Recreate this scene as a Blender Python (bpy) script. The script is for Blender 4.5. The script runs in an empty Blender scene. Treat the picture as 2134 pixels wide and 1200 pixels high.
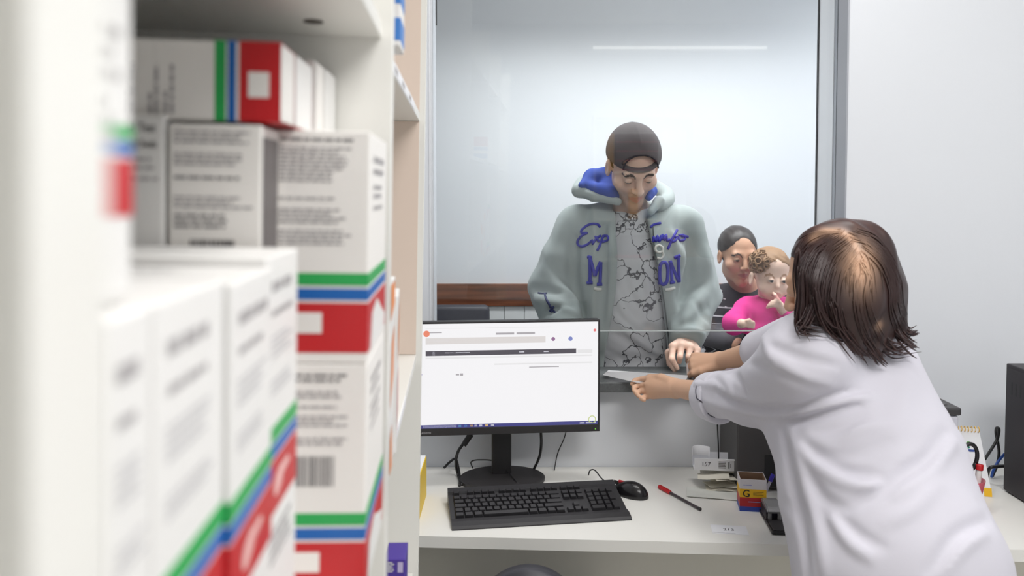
import bpy, bmesh, math, random
import numpy as np
from mathutils import Matrix, Vector

# ------------------------------------------------------------------ camera, light, exposure
SC = bpy.context.scene
COL = SC.collection
F_PX = 1685.0
CAM = np.array([0.0, 0.0, 1.55])
PITCH = math.radians(2.4)
CY = 400.0 + F_PX * math.tan(PITCH)
cam_data = bpy.data.cameras.new('camera')
cam_data.sensor_width = 36.0
cam_data.lens = F_PX / 2134.0 * 36.0
cam_data.shift_y = -(600.0 - CY) / 2134.0
cam_data.clip_start = 0.03
cam_data.clip_end = 50
cam_data.dof.use_dof = True
cam_data.dof.focus_distance = 2.3
cam_data.dof.aperture_fstop = 4.0
cam = bpy.data.objects.new('camera', cam_data)
cam.location = CAM
cam.rotation_euler = (math.radians(90) - PITCH, 0, 0)
COL.objects.link(cam)
SC.camera = cam

world = bpy.data.worlds.new('world')
SC.world = world
world.use_nodes = True
world.node_tree.nodes['Background'].inputs[0].default_value = (0.9, 0.95, 1.0, 1)
world.node_tree.nodes['Background'].inputs[1].default_value = 0.15

def area(name, loc, sx, sy, power, color=(1, 1, 1), spread=180, rot=(0, 0, 0)):
    l = bpy.data.lights.new(name, 'AREA')
    l.shape = 'RECTANGLE'; l.size = sx; l.size_y = sy
    l.energy = power; l.color = color; l.spread = math.radians(spread)
    o = bpy.data.objects.new(name, l); o.location = loc; o.rotation_euler = rot
    COL.objects.link(o)
    return o
LIGHTS = [
    area('pharmacy_lamp', (1.45, 0.90, 2.982), 1.25, 0.5, 6, (1.0, 0.985, 0.97)),
    area('pharmacy_lamp', (0.95, 0.0, 2.982), 1.3, 0.8, 42, (1.0, 0.985, 0.97)),
    area('pharmacy_lamp', (0.45, 2.02, 2.982), 0.9, 0.25, 12, (1.0, 0.985, 0.97)),  # added lamp, out of view, to brighten counter and paper
    area('waiting_lamp', (0.55, 2.98, 2.65), 1.6, 0.22, 19, (0.96, 0.98, 1.0), 125),
    area('waiting_lamp', (2.1, 3.1, 2.65), 1.0, 0.22, 11, (0.96, 0.98, 1.0), 150),
]
SC.view_settings.view_transform = 'Standard'
SC.view_settings.look = 'None'
SC.view_settings.exposure = 0.0
SC.view_settings.gamma = 1.0
SC.view_settings.use_curve_mapping = False
SC.cycles.use_denoising = True
SC.cycles.max_bounces = 10
SC.cycles.transparent_max_bounces = 12
SC.cycles.diffuse_bounces = 5

# ------------------------------------------------------------------ small helpers
def ray(px, py):
    d = np.array([px - 1067.0, F_PX * math.cos(PITCH) + (CY - py) * math.sin(PITCH),
                  -F_PX * math.sin(PITCH) + (CY - py) * math.cos(PITCH)])
    return d / np.linalg.norm(d)
def P(px, py, Y):
    d = ray(px, py)
    return CAM + d * (Y / d[1])
def PZ(px, py, z):
    d = ray(px, py)
    return CAM + d * ((z - CAM[2]) / d[2])
def lin(c):
    return tuple((x / 12.92 if x <= 0.04045 else ((x + 0.055) / 1.055) ** 2.4) for x in [v / 255.0 for v in c])

def tag(o, label=None, cat=None, group=None, kind=None):
    if label: o['label'] = label
    if cat: o['category'] = cat
    if group: o['group'] = group
    if kind: o['kind'] = kind
    return o
def empty(name, loc=(0, 0, 0), rotz=0.0, matrix=None):
    o = bpy.data.objects.new(name, None)
    o.empty_display_size = 0.05
    COL.objects.link(o)
    if matrix is not None:
        o.matrix_world = matrix
    else:
        o.location = tuple(float(v) for v in loc); o.rotation_euler = (0, 0, rotz)
    return o

MATS = {}
def mat(name, rgb, rough=0.5, metal=0.0, noise=0.0, nscale=30.0, bump=0.0, bscale=200.0, emit=0.0, alpha=1.0, trans=0.0,
        attr=False, sheen=0.0, sss=0.0, coat=0.0):
    if name in MATS: return MATS[name]
    m = bpy.data.materials.new(name); m.use_nodes = True
    nt = m.node_tree; b = nt.nodes['Principled BSDF']
    c = (*lin(rgb), 1)
    b.inputs['Base Color'].default_value = c if not name.startswith('screen_') else (.012, .012, .014, 1)
    b.inputs['Roughness'].default_value = rough
    b.inputs['Metallic'].default_value = metal
    if sheen: b.inputs['Sheen Weight'].default_value = sheen
    if coat: b.inputs['Coat Weight'].default_value = coat
    if sss:
        b.inputs['Subsurface Weight'].default_value = sss
        b.inputs['Subsurface Radius'].default_value = (0.012, 0.005, 0.003)
        b.inputs['Subsurface Scale'].default_value = 1.0
    if trans: b.inputs['Transmission Weight'].default_value = trans
    if alpha < 1: b.inputs['Alpha'].default_value = alpha
    tc = nt.nodes.new('ShaderNodeTexCoord')
    src = None
    if attr:
        a = nt.nodes.new('ShaderNodeAttribute'); a.attribute_name = 'Col'
        src = a.outputs['Color']
        nt.links.new(src, b.inputs['Base Color'])
    if noise > 0:
        n = nt.nodes.new('ShaderNodeTexNoise'); n.inputs['Scale'].default_value = nscale
        n.inputs['Detail'].default_value = 4
        nt.links.new(tc.outputs['Object'], n.inputs['Vector'])
        mr = nt.nodes.new('ShaderNodeMapRange')
        mr.inputs['To Min'].default_value = 1 - noise; mr.inputs['To Max'].default_value = 1 + noise
        nt.links.new(n.outputs['Fac'], mr.inputs['Value'])
        mx = nt.nodes.new('ShaderNodeVectorMath'); mx.operation = 'SCALE'
        if src is not None: nt.links.new(src, mx.inputs[0])
        else: mx.inputs[0].default_value = c[:3]
        nt.links.new(mr.outputs[0], mx.inputs['Scale'])
        nt.links.new(mx.outputs[0], b.inputs['Base Color'])
    if bump > 0:
        n2 = nt.nodes.new('ShaderNodeTexNoise'); n2.inputs['Scale'].default_value = bscale; n2.inputs['Detail'].default_value = 3
        nt.links.new(tc.outputs['Object'], n2.inputs['Vector'])
        bp = nt.nodes.new('ShaderNodeBump'); bp.inputs['Strength'].default_value = bump; bp.inputs['Distance'].default_value = 0.002
        nt.links.new(n2.outputs['Fac'], bp.inputs['Height'])
        nt.links.new(bp.outputs[0], b.inputs['Normal'])
    if emit > 0:
        b.inputs['Emission Color'].default_value = c
        if src is not None: nt.links.new(src, b.inputs['Emission Color'])
        b.inputs['Emission Strength'].default_value = emit
    MATS[name] = m
    return m

def link_mesh(name, me, m, parent=None, smooth=False):
    o = bpy.data.objects.new(name, me)
    COL.objects.link(o)
    if m is not None: me.materials.append(m)
    if parent is not None: o.parent = parent
    if smooth: me.shade_smooth()
    return o
def from_bm(name, bm, m, parent=None, smooth=False):
    bmesh.ops.recalc_face_normals(bm, faces=bm.faces[:])
    me = bpy.data.meshes.new(name); bm.to_mesh(me); bm.free()
    return link_mesh(name, me, m, parent, smooth)
def from_np(name, V, faces, m, parent=None, smooth=True, col=None):
    me = bpy.data.meshes.new(name)
    V = np.asarray(V, dtype=np.float32); Fc = np.asarray(faces, dtype=np.int32)
    n = Fc.shape[1]
    me.vertices.add(len(V)); me.vertices.foreach_set('co', V.ravel())
    me.loops.add(Fc.size); me.loops.foreach_set('vertex_index', Fc.ravel())
    me.polygons.add(len(Fc)); me.polygons.foreach_set('loop_start', np.arange(0, Fc.size, n, dtype=np.int32))
    me.update(calc_edges=True); me.validate()
    if col is not None:
        a = me.color_attributes.new('Col', 'FLOAT_COLOR', 'POINT')
        c4 = np.ones((len(V), 4), dtype=np.float32); c4[:, :3] = col
        a.data.foreach_set('color', c4.ravel())
    return link_mesh(name, me, m, parent, smooth)
def bm_box(bm, x0, x1, y0, y1, z0, z1, M=None, bevel=0.0, seg=2):
    t = bmesh.new()
    r = bmesh.ops.create_cube(t, size=1.0)
    for v in t.verts:
        v.co = Vector((x0 + (v.co.x + .5) * (x1 - x0), y0 + (v.co.y + .5) * (y1 - y0), z0 + (v.co.z + .5) * (z1 - z0)))
    if bevel > 0:
        bmesh.ops.bevel(t, geom=t.edges[:], offset=bevel, segments=seg, profile=0.5, affect='EDGES')
    if M is not None: bmesh.ops.transform(t, matrix=M, verts=t.verts[:])
    me = bpy.data.meshes.new('tmp'); t.to_mesh(me); t.free()
    bm.from_mesh(me); bpy.data.meshes.remove(me)
def box(name, x0, x1, y0, y1, z0, z1, m, parent=None, bevel=0.0, M=None, seg=2):
    bm = bmesh.new(); bm_box(bm, x0, x1, y0, y1, z0, z1, M, bevel, seg)
    return from_bm(name, bm, m, parent)
def bm_prism(bm, pts, h0, h1, M=None, axis='z'):
    """extrude a 2D outline between h0 and h1 along axis"""
    def mk(a, b, h):
        return {'z': (a, b, h), 'y': (a, h, b), 'x': (h, a, b)}[axis]
    vs0 = [bm.verts.new(mk(a, b, h0)) for a, b in pts]
    vs1 = [bm.verts.new(mk(a, b, h1)) for a, b in pts]
    n = len(pts)
    bm.faces.new(vs0[::-1]); bm.faces.new(vs1)
    for i in range(n):
        bm.faces.new((vs0[i], vs0[(i + 1) % n], vs1[(i + 1) % n], vs1[i]))
    if M is not None: bmesh.ops.transform(bm, matrix=M, verts=vs0 + vs1)
def bm_lathe(bm, prof, n=32, sx=1.0, sy=1.0, c=(0, 0)):
    rings = []
    for r, z in prof:
        rings.append([bm.verts.new((c[0] + r * sx * math.cos(2 * math.pi * i / n), c[1] + r * sy * math.sin(2 * math.pi * i / n), z)) for i in range(n)])
    for a, b in zip(rings[:-1], rings[1:]):
        for i in range(n):
            bm.faces.new((a[i], a[(i + 1) % n], b[(i + 1) % n], b[i]))
    bm.faces.new(rings[0][::-1]); bm.faces.new(rings[-1])
def catmull(pts, per=8):
    p = np.asarray(pts, float)
    if len(p) < 3: per_t = np.linspace(0, 1, per + 1)[:, None]; return p[0] * (1 - per_t) + p[1] * per_t
    q = np.vstack([2 * p[0] - p[1], p, 2 * p[-1] - p[-2]])
    out = []
    for i in range(1, len(q) - 2):
        for t in np.linspace(0, 1, per, endpoint=False):
            a, b, c, d = q[i - 1], q[i], q[i + 1], q[i + 2]
            out.append(0.5 * ((2 * b) + (-a + c) * t + (2 * a - 5 * b + 4 * c - d) * t * t + (-a + 3 * b - 3 * c + d) * t ** 3))
    out.append(p[-1])
    return np.array(out)
def tubes_np(lines, radii, sides=6, flat=1.0):
    """lines: list of (m,3); radii: list of scalars or (m,) -> V, quads"""
    Vs, Fs, base = [], [], 0
    for L, r in zip(lines, radii):
        L = np.asarray(L, float); m = len(L)
        r = np.broadcast_to(np.asarray(r, float), (m,))
        T = np.gradient(L, axis=0); T /= (np.linalg.norm(T, axis=1, keepdims=True) + 1e-9)
        ref = np.array([0.0, 0, 1]) if abs(T[0][2]) < 0.9 else np.array([1.0, 0, 0])
        N = np.zeros_like(L); prev = ref
        for i in range(m):
            nn = prev - T[i] * np.dot(prev, T[i]); nn /= (np.linalg.norm(nn) + 1e-9); N[i] = nn; prev = nn
        B = np.cross(T, N)
        ang = np.arange(sides) * 2 * math.pi / sides
        ring = L[:, None, :] + r[:, None, None] * (np.cos(ang)[None, :, None] * N[:, None, :] * flat + np.sin(ang)[None, :, None] * B[:, None, :])
        V = ring.reshape(-1, 3)
        i0 = np.arange(m - 1)[:, None] * sides; j = np.arange(sides)[None, :]; j2 = (j + 1) % sides
        q = np.stack([i0 + j, i0 + j2, i0 + sides + j2, i0 + sides + j], -1).reshape(-1, 4) + base
        Vs.append(V); Fs.append(q); base += len(V)
        # end caps as fans of quads (degenerate-free for even sides)
        for off, rev in ((0, True), ((m - 1) * sides, False)):
            for k in range(1, sides - 1, 2):
                a = [off, off + k, off + k + 1, off + (k + 2) % sides if k + 2 < sides else off]
                if a[3] == off: continue
                a = [x + base - len(V) for x in (a[::-1] if rev else a)]
                Fs.append(np.array([a]))
    return np.vstack(Vs), np.vstack(Fs)
def tube(name, pts, r, m, parent=None, sides=10, per=8, smoothpath=True):
    L = catmull(pts, per) if smoothpath else np.asarray(pts, float)
    V, Fc = tubes_np([L], [r], sides)
    return from_np(name, V, Fc, m, parent)
def text(name, s, size, m, parent=None, M=None, ext=0.0003, align='LEFT'):
    cu = bpy.data.curves.new(name, 'FONT'); cu.body = s; cu.size = size; cu.extrude = ext; cu.align_x = align
    cu.resolution_u = 3
    o = bpy.data.objects.new(name + '_tmp', cu); COL.objects.link(o)
    dg = bpy.context.evaluated_depsgraph_get()
    me = bpy.data.meshes.new_from_object(o.evaluated_get(dg))
    bpy.data.objects.remove(o); bpy.data.curves.remove(cu)
    me.name = name
    me.materials.clear()
    if M is not None: me.transform(M)
    return link_mesh(name, me, m, parent)
def Mrot(x=0, y=0, z=0):
    return Matrix.Rotation(z, 4, 'Z') @ Matrix.Rotation(y, 4, 'Y') @ Matrix.Rotation(x, 4, 'X')
def T(v):
    return Matrix.Translation(Vector([float(a) for a in v]))

# ------------------------------------------------------------------ implicit modelling (people, cloth, hair masses)
def smin(a, b, k):
    h = np.clip(0.5 + 0.5 * (b - a) / k, 0, 1)
    return b * (1 - h) + a * h - k * h * (1 - h)
def smax(a, b, k):
    return -smin(-a, -b, k)
class Sdf:
    def __init__(s):
        s.pr = []; s.post = []; s.disp = []
    def cap(s, a, b, r1, r2=None, k=0.012, sub=False, flat=None):
        s.pr.append(('c', np.asarray(a, float), np.asarray(b, float), r1, r1 if r2 is None else r2, k, sub, flat)); return s
    def chain(s, pts, k=0.012, sub=False, flat=None):
        for (a, ra), (b, rb) in zip(pts[:-1], pts[1:]): s.cap(a, b, ra, rb, k, sub, flat)
        return s
    def ell(s, c, r, R=None, k=0.012, sub=False):
        s.pr.append(('e', np.asarray(c, float), np.asarray(r, float), None if R is None else np.asarray(R, float), 0, k, sub, None)); return s
    def base(s, Pn):
        d = None
        for t, a, b, r1, r2, k, sub, flat in s.pr:
            if t == 'c':
                pa = Pn - a; ba = b - a
                if flat is not None:
                    n, f = flat; n = np.asarray(n, float)
                    pa = pa + ((f - 1) * (pa @ n))[:, None] * n; ba = ba + (f - 1) * (ba @ n) * n
                h = np.clip((pa @ ba) / max(ba @ ba, 1e-12), 0, 1)
                q = pa - h[:, None] * ba
                e = np.sqrt(np.einsum('ij,ij->i', q, q)) - (r1 + (r2 - r1) * h)
                if flat is not None: e = e / (0.5 + 0.5 * flat[1])
            else:
                q = Pn - a
                if r1 is not None: q = q @ r1        # columns of R are the ellipsoid's axes
                k0 = np.sqrt(np.einsum('ij,ij->i', q / b, q / b)); k1 = np.sqrt(np.einsum('ij,ij->i', q / (b * b), q / (b * b)))
                e = np.where(k1 > 1e-9, k0 * (k0 - 1) / np.maximum(k1, 1e-9), -b.min())
            if d is None: d = e
            elif sub: d = smax(d, -e, k)
            else: d = smin(d, e, k)
        return d
    def full(s, Pn):
        d = s.base(Pn)
        if s.disp:
            near = np.abs(d) < 0.05
            if near.any():
                Q = Pn[near]; dd = d[near]
                for fn in s.disp: dd = dd + fn(Q)
                d[near] = dd
        for fn in s.post: d = fn(Pn, d)
        return d
    def cast(s, o, dr, tmax=6.0, it=90):
        """sphere trace a batch of rays on the undisplaced surface"""
        o = np.broadcast_to(np.asarray(o, float), dr.shape)
        t = np.full(len(dr), 0.3)
        for _ in range(it):
            d = s.base(o + dr * t[:, None]); t = t + np.clip(d, -0.02, 0.2) * 0.8
        return o + dr * t[:, None], np.abs(d) < 0.004
    def px(s, pts, per=6):
        """points of a polyline given in photo pixels, put on this surface"""
        L = catmull(np.asarray(pts, float), per) if len(pts) > 2 else catmull(pts, per)
        D = np.array([ray(x, y) for x, y in L])
        Q, ok = s.cast(CAM, D)
        return Q[ok]
def ridge(line, amp, w):
    L = np.asarray(line, float); n = len(L)
    env = np.sin(np.linspace(0.12, 1, n) * math.pi * 0.93) ** 0.7
    lo = L.min(0) - 3 * w; hi = L.max(0) + 3 * w
    def fn(Q):
        out = np.zeros(len(Q))
        m = np.all((Q > lo) & (Q < hi), axis=1)
        if not m.any(): return out
        q = Q[m]; best = np.full(len(q), 9.0); e = np.zeros(len(q))
        for i in range(n - 1):
            a = L[i]; ba = L[i + 1] - a
            h = np.clip(((q - a) @ ba) / max(ba @ ba, 1e-12), 0, 1)
            v = q - a - h[:, None] * ba
            dd = np.einsum('ij,ij->i', v, v)
            up = dd < best
            best = np.where(up, dd, best); e = np.where(up, env[i] * (1 - h) + env[i + 1] * h, e)
        x = best / (w * w)
        out[m] = -amp * e * np.exp(-x)
        return out
    return fn
def wavefold(amp, freq, direction, seed=0, warp=0.6):
    d = np.asarray(direction, float); d = d / np.linalg.norm(d)
    rs = np.random.RandomState(seed); w1, w2 = rs.normal(size=3) * freq * 0.5, rs.normal(size=3) * freq * 0.4
    p0 = rs.rand(3) * 6
    def fn(Q):
        a = warp * 3 * np.sin(Q @ w1 + p0[0]) + warp * 2 * np.sin(Q @ w2 + p0[1])
        s = np.sin((Q @ d) * freq + a)
        return -amp * s * (0.5 + 0.5 * np.sin(Q @ w2 * 0.7 + p0[2]))
    return fn
def polygonise(S, lo, hi, h, st=6):
    lo = np.asarray(lo, float); hi = np.asarray(hi, float)
    n = (np.ceil((hi - lo) / h / st).astype(int)) * st
    nb = n // st
    g = [lo[i] + (np.arange(nb[i]) + 0.5) * st * h for i in range(3)]
    C = np.stack(np.meshgrid(*g, indexing='ij'), -1).reshape(-1, 3)
    dc = S.full(C)
    act = (np.abs(dc) < st * h * 0.87 * 1.5 + 0.006).reshape(nb)
    d = np.repeat(np.repeat(np.repeat(np.sign(dc).reshape(nb), st, 0), st, 1), st, 2).astype(np.float32)
    big = np.repeat(np.repeat(np.repeat(act, st, 0), st, 1), st, 2)
    I = np.argwhere(big)
    vals = np.empty(len(I), np.float32)
    for a in range(0, len(I), 400000):
        vals[a:a + 400000] = S.full(lo + I[a:a + 400000] * h)
    d[big] = vals
    s = d < 0
    m = s[:-1, :-1, :-1]
    anyv = np.zeros(m.shape, bool); allv = np.ones(m.shape, bool)
    for dx in (0, 1):
        for dy in (0, 1):
            for dz in (0, 1):
                q = s[dx:s.shape[0] - 1 + dx, dy:s.shape[1] - 1 + dy, dz:s.shape[2] - 1 + dz]
                anyv |= q; allv &= q
    cells = np.argwhere(anyv & ~allv)
    idx = np.full(m.shape, -1, np.int32); idx[tuple(cells.T)] = np.arange(len(cells))
    acc = np.zeros((len(cells), 3)); cnt = np.zeros(len(cells))
    cor = [(a, b, c) for a in (0, 1) for b in (0, 1) for c in (0, 1)]
    for i, p in enumerate(cor):
        for q in cor[i + 1:]:
            if sum(abs(p[j] - q[j]) for j in range(3)) != 1: continue
            da = d[tuple((cells + p).T)]; db = d[tuple((cells + q).T)]
            x = (da < 0) != (db < 0)
            t = np.where(x, da / np.where(x, da - db, 1), 0)
            acc += np.where(x[:, None], np.array(p) + t[:, None] * (np.array(q) - np.array(p)), 0); cnt += x
    V = lo + (cells + acc / cnt[:, None]) * h
    quads = []
    for ax in range(3):
        sl0 = [slice(None)] * 3; sl1 = [slice(None)] * 3
        sl0[ax] = slice(0, -1); sl1[ax] = slice(1, None)
        a = s[tuple(sl0)]; b = s[tuple(sl1)]
        E = np.argwhere(a != b)
        o1, o2 = [(1, 2), (2, 0), (0, 1)][ax]
        ok = (E[:, o1] > 0) & (E[:, o2] > 0) & (E[:, o1] < m.shape[o1]) & (E[:, o2] < m.shape[o2])
        E = E[ok]
        e1 = np.zeros(3, int); e1[o1] = 1; e2 = np.zeros(3, int); e2[o2] = 1
        Q = np.stack([idx[tuple((E - e1 - e2).T)], idx[tuple((E - e2).T)], idx[tuple(E.T)], idx[tuple((E - e1).T)]], -1)
        inside = a[tuple(E.T)]
        Q[~inside] = Q[~inside][:, ::-1]
        quads.append(Q)
    Q = np.vstack(quads)
    Q = Q[(Q >= 0).all(1)]
    return V, Q
def relax(V, Q, it=1, f=0.5):
    for _ in range(it):
        acc = np.zeros_like(V); cnt = np.zeros(len(V))
        for i in range(4):
            for j in ((i + 1) % 4, (i + 3) % 4):
                acc += np.stack([np.bincount(Q[:, i], V[Q[:, j], c], len(V)) for c in range(3)], -1)
                cnt += np.bincount(Q[:, i], minlength=len(V))
        V = V * (1 - f) + f * acc / np.maximum(cnt, 1)[:, None]
    return V
def bbox_of(S, pad):
    lo, hi = [], []
    for t, a, b, r1, r2, k, sub, flat in S.pr:
        if sub: continue
        if t == 'c':
            R = max(r1, r2); lo.append(np.minimum(a, b) - R); hi.append(np.maximum(a, b) + R)
        else:
            R = b.max() if r1 is not None else b
            lo.append(a - R); hi.append(a + R)
    return np.min(lo, 0) - pad, np.max(hi, 0) + pad
def solid(name, S, h, m, parent=None, col=None, pad=0.02, lo=None, hi=None, sm=1):
    l, u = bbox_of(S, pad)
    if lo is not None: l = np.maximum(l, lo)
    if hi is not None: u = np.minimum(u, hi)
    V, Q = polygonise(S, l, u, h)
    if sm: V = relax(V, Q, sm)
    c = col(V) if col is not None else None
    off = np.array(parent.location) if parent is not None else np.zeros(3)
    return from_np(name, V - off, Q, m, parent, True, c)
def frame(fwd, up=(0, 0, 1)):
    y = np.asarray(fwd, float); y /= np.linalg.norm(y)
    x = np.cross(y, np.asarray(up, float)); x /= np.linalg.norm(x)
    z = np.cross(x, y)
    return np.stack([x, y, z], 1)      # columns = local axes
# ------------------------------------------------------------------ materials
M_wall = mat('wall_paint', (226, 229, 234), 0.55, noise=0.012, nscale=3, bump=0.08, bscale=90)
M_wallw = mat('waiting_wall_paint', (226, 230, 234), 0.55, noise=0.012, nscale=3)
M_ceil = mat('ceiling_paint', (228, 228, 228), 0.8)
M_floor = mat('floor_vinyl', (214, 212, 206), 0.4, noise=0.04, nscale=8)
M_lam = mat('white_laminate', (233, 232, 227), 0.35)
M_lamedge = mat('laminate_edge', (226, 224, 217), 0.4)
M_alu = mat('grey_aluminium', (170, 173, 180), 0.45, 0.3)
M_jamb = mat('jamb_paint', (228, 230, 234), 0.5)
M_granite = mat('grey_granite', (92, 95, 96), 0.3, noise=0.45, nscale=160)
M_tile = mat('white_tile', (225, 228, 228), 0.25)
M_grout = mat('grout', (170, 172, 172), 0.8)
M_black = mat('black_plastic', (30, 29, 31), 0.42, bump=0.05, bscale=900)
M_dark = mat('dark_plastic', (44, 42, 44), 0.5)
M_vinyl = mat('dark_vinyl', (52, 52, 60), 0.45, bump=0.1, bscale=500)
M_chrome = mat('chrome', (190, 190, 195), 0.2, 1.0)
M_white = mat('white_card', (234, 233, 231), 0.45)
M_white2 = mat('grey_white_card', (238, 235, 231), 0.5)
M_ink = mat('print_ink', (128, 126, 127), 0.6)
M_ink2 = mat('print_ink_light', (172, 169, 170), 0.6)
M_inkd = mat('print_ink_dark', (52, 50, 52), 0.6)
M_green = mat('carton_green', (40, 168, 84), 0.4)
M_blue = mat('carton_blue', (18, 98, 178), 0.4)
M_red = mat('carton_red', (196, 32, 38), 0.4)
M_lamp = mat('lamp_diffuser', (255, 252, 246), 0.5, emit=1.6)
M_paper = mat('white_paper', (238, 239, 243), 0.6)

def wood_mat():
    m = bpy.data.materials.new('brown_wood'); m.use_nodes = True; nt = m.node_tree; b = nt.nodes['Principled BSDF']
    tc = nt.nodes.new('ShaderNodeTexCoord'); mp = nt.nodes.new('ShaderNodeMapping'); mp.inputs['Scale'].default_value = (2, 20, 26)
    n = nt.nodes.new('ShaderNodeTexNoise'); n.inputs['Scale'].default_value = 2.2; n.inputs['Detail'].default_value = 6
    r = nt.nodes.new('ShaderNodeValToRGB')
    r.color_ramp.elements[0].position = .3; r.color_ramp.elements[0].color = (*lin((82, 44, 26)), 1)
    r.color_ramp.elements[1].position = .7; r.color_ramp.elements[1].color = (*lin((132, 78, 50)), 1)
    nt.links.new(tc.outputs['Object'], mp.inputs[0]); nt.links.new(mp.outputs[0], n.inputs['Vector'])
    nt.links.new(n.outputs['Fac'], r.inputs[0]); nt.links.new(r.outputs[0], b.inputs['Base Color']); b.inputs['Roughness'].default_value = .4
    return m
M_wood = wood_mat()
def glass_mat():
    m = bpy.data.materials.new('clear_glass'); m.use_nodes = True; nt = m.node_tree
    for n in list(nt.nodes):
        if n.type == 'BSDF_PRINCIPLED': nt.nodes.remove(n)
    out = [n for n in nt.nodes if n.type == 'OUTPUT_MATERIAL'][0]
    tr = nt.nodes.new('ShaderNodeBsdfTransparent'); tr.inputs[0].default_value = (0.985, 0.992, 0.99, 1)
    gl = nt.nodes.new('ShaderNodeBsdfGlossy'); gl.inputs['Roughness'].default_value = 0.0
    fr = nt.nodes.new('ShaderNodeFresnel'); fr.inputs['IOR'].default_value = 1.55
    mx = nt.nodes.new('ShaderNodeMixShader')
    nt.links.new(fr.outputs[0], mx.inputs[0]); nt.links.new(tr.outputs[0], mx.inputs[1]); nt.links.new(gl.outputs[0], mx.inputs[2])
    nt.links.new(mx.outputs[0], out.inputs[0])
    return m
M_glass = glass_mat()

# ------------------------------------------------------------------ room shell
YP, YPB = 2.385, 2.60          # partition front and back faces
XR = 0.984                     # right edge of the hatch
XL = -0.243                    # left edge of the hatch
ZC = 3.05
ZC2 = 2.72                     # lower ceiling of the waiting room
Z_DESK = 0.73
Z_CT = 0.997                   # counter top
def struct(o): o['kind'] = 'structure'; return o
def sbox(name, *a, m=None, parent=None, bevel=0.0):
    o = box(name, *a, m, parent, bevel)
    if parent is None: struct(o)
    return o
sbox('floor', -1.9, 3.2, -2.5, 4.0, -0.06, 0, m=M_floor)
sbox('ceiling', -1.9, 3.2, -2.5, YPB, ZC, ZC + 0.06, m=M_ceil)
sbox('ceiling', -1.9, 3.2, YPB, 4.0, ZC2, ZC2 + 0.06, m=M_ceil)
sbox('wall_left', -0.68, -0.60, -2.4, YP, 0, ZC, m=M_wall)
sbox('wall_right', 2.7, 2.78, -2.4, 3.72, 0, ZC, m=M_wall)
sbox('wall_back', -0.68, 2.7, -2.48, -2.4, 0, ZC, m=M_wall)
# partition between pharmacy and waiting room, cut out around the hatch
bm = bmesh.new()
bm_box(bm, -0.68, XL, YP, YPB, 0, ZC)
bm_box(bm, XR, 2.7, YP, YPB, 0, ZC)
bm_box(bm, XL, XR, YP, YPB - 0.06, 0, Z_CT - 0.032)
struct(from_bm('wall_front', bm, M_wall))
# aluminium channel that holds the glass and the painted stop behind it
t1 = struct(box('trim_1', XR - 0.004, XR + 0.001, YP - 0.002, 2.478, Z_CT, ZC, M_alu))
box('stop', XR - 0.006, XR - 0.0005, 2.478, YPB + 0.003, Z_CT, ZC, M_jamb, t1)
box('seal', XR - 0.010, XR - 0.006, YPB - 0.004, YPB + 0.003, Z_CT, ZC, M_dark, t1)
t2 = struct(box('trim_2', XL - 0.001, XL + 0.004, YP - 0.002, 2.478, Z_CT, ZC, M_jamb))
box('seal', XL, XL + 0.004, YPB - 0.002, YPB + 0.003, 2.08, ZC, M_dark, t2)
# hatch glass, open at the bottom
YG = 2.455
Z_GB = 1.55 - 290 / F_PX * YG
w1 = struct(empty('window_1', (0, YG, Z_GB)))
g = box('pane', XL + 0.003, XR - 0.004, -0.004, 0.004, 0, ZC - Z_GB, M_glass, w1)
g['label'] = 'clear glass pane of the counter hatch, open at the bottom'
box('polished_edge', XL + 0.003, XR - 0.004, -0.0042, 0.0042, -0.0022, 0.0006, mat('glass_edge', (196, 204, 204), 0.3), w1)
# granite counter
ct = tag(box('hatch_counter', XL + 0.004, XR - 0.006, 2.33, 2.545, Z_CT - 0.03, Z_CT, M_granite, None, 0.003),
         'grey granite counter ledge under the glass hatch', 'counter')
# waiting room
YB = 3.72
wb = sbox('wall_rear', -1.9, 2.78, YB, YB + 0.08, 0, ZC, m=M_wallw)
sbox('wall_side', -1.9, -1.82, YPB, YB, 0, ZC, m=M_wallw)
zr1, zr0 = 1.55 - 192 / F_PX * 3.7, 1.55 - 239 / F_PX * 3.7
struct(box('trim_3', -1.8, 2.7, YB - 0.022, YB, zr0, zr1, M_wood, None, 0.003))
# tiles under the rail: every tile its own piece where they can be seen, grout sheet behind
tw = 42 / F_PX * 3.7
gs = struct(box('trim_4', -1.8, 2.7, YB - 0.006, YB, 0.0, zr0, M_grout))
tile_me = None
x0 = (1051 - 1067) / F_PX * 3.7
for r_ in range(2):
    for i in range(-10, 12):
        if tile_me is None:
            o = box('tile', 0.0015, tw - 0.0015, -0.005, 0.0, -tw * 1.5 + 0.003, 0, M_tile, gs, 0.0012)
            tile_me = o.data
        else:
            o = bpy.data.objects.new('tile', tile_me); COL.objects.link(o); o.parent = gs
        o.location = (x0 + i * tw, YB - 0.006, zr0 - 0.002 - r_ * tw * 1.5)

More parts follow.
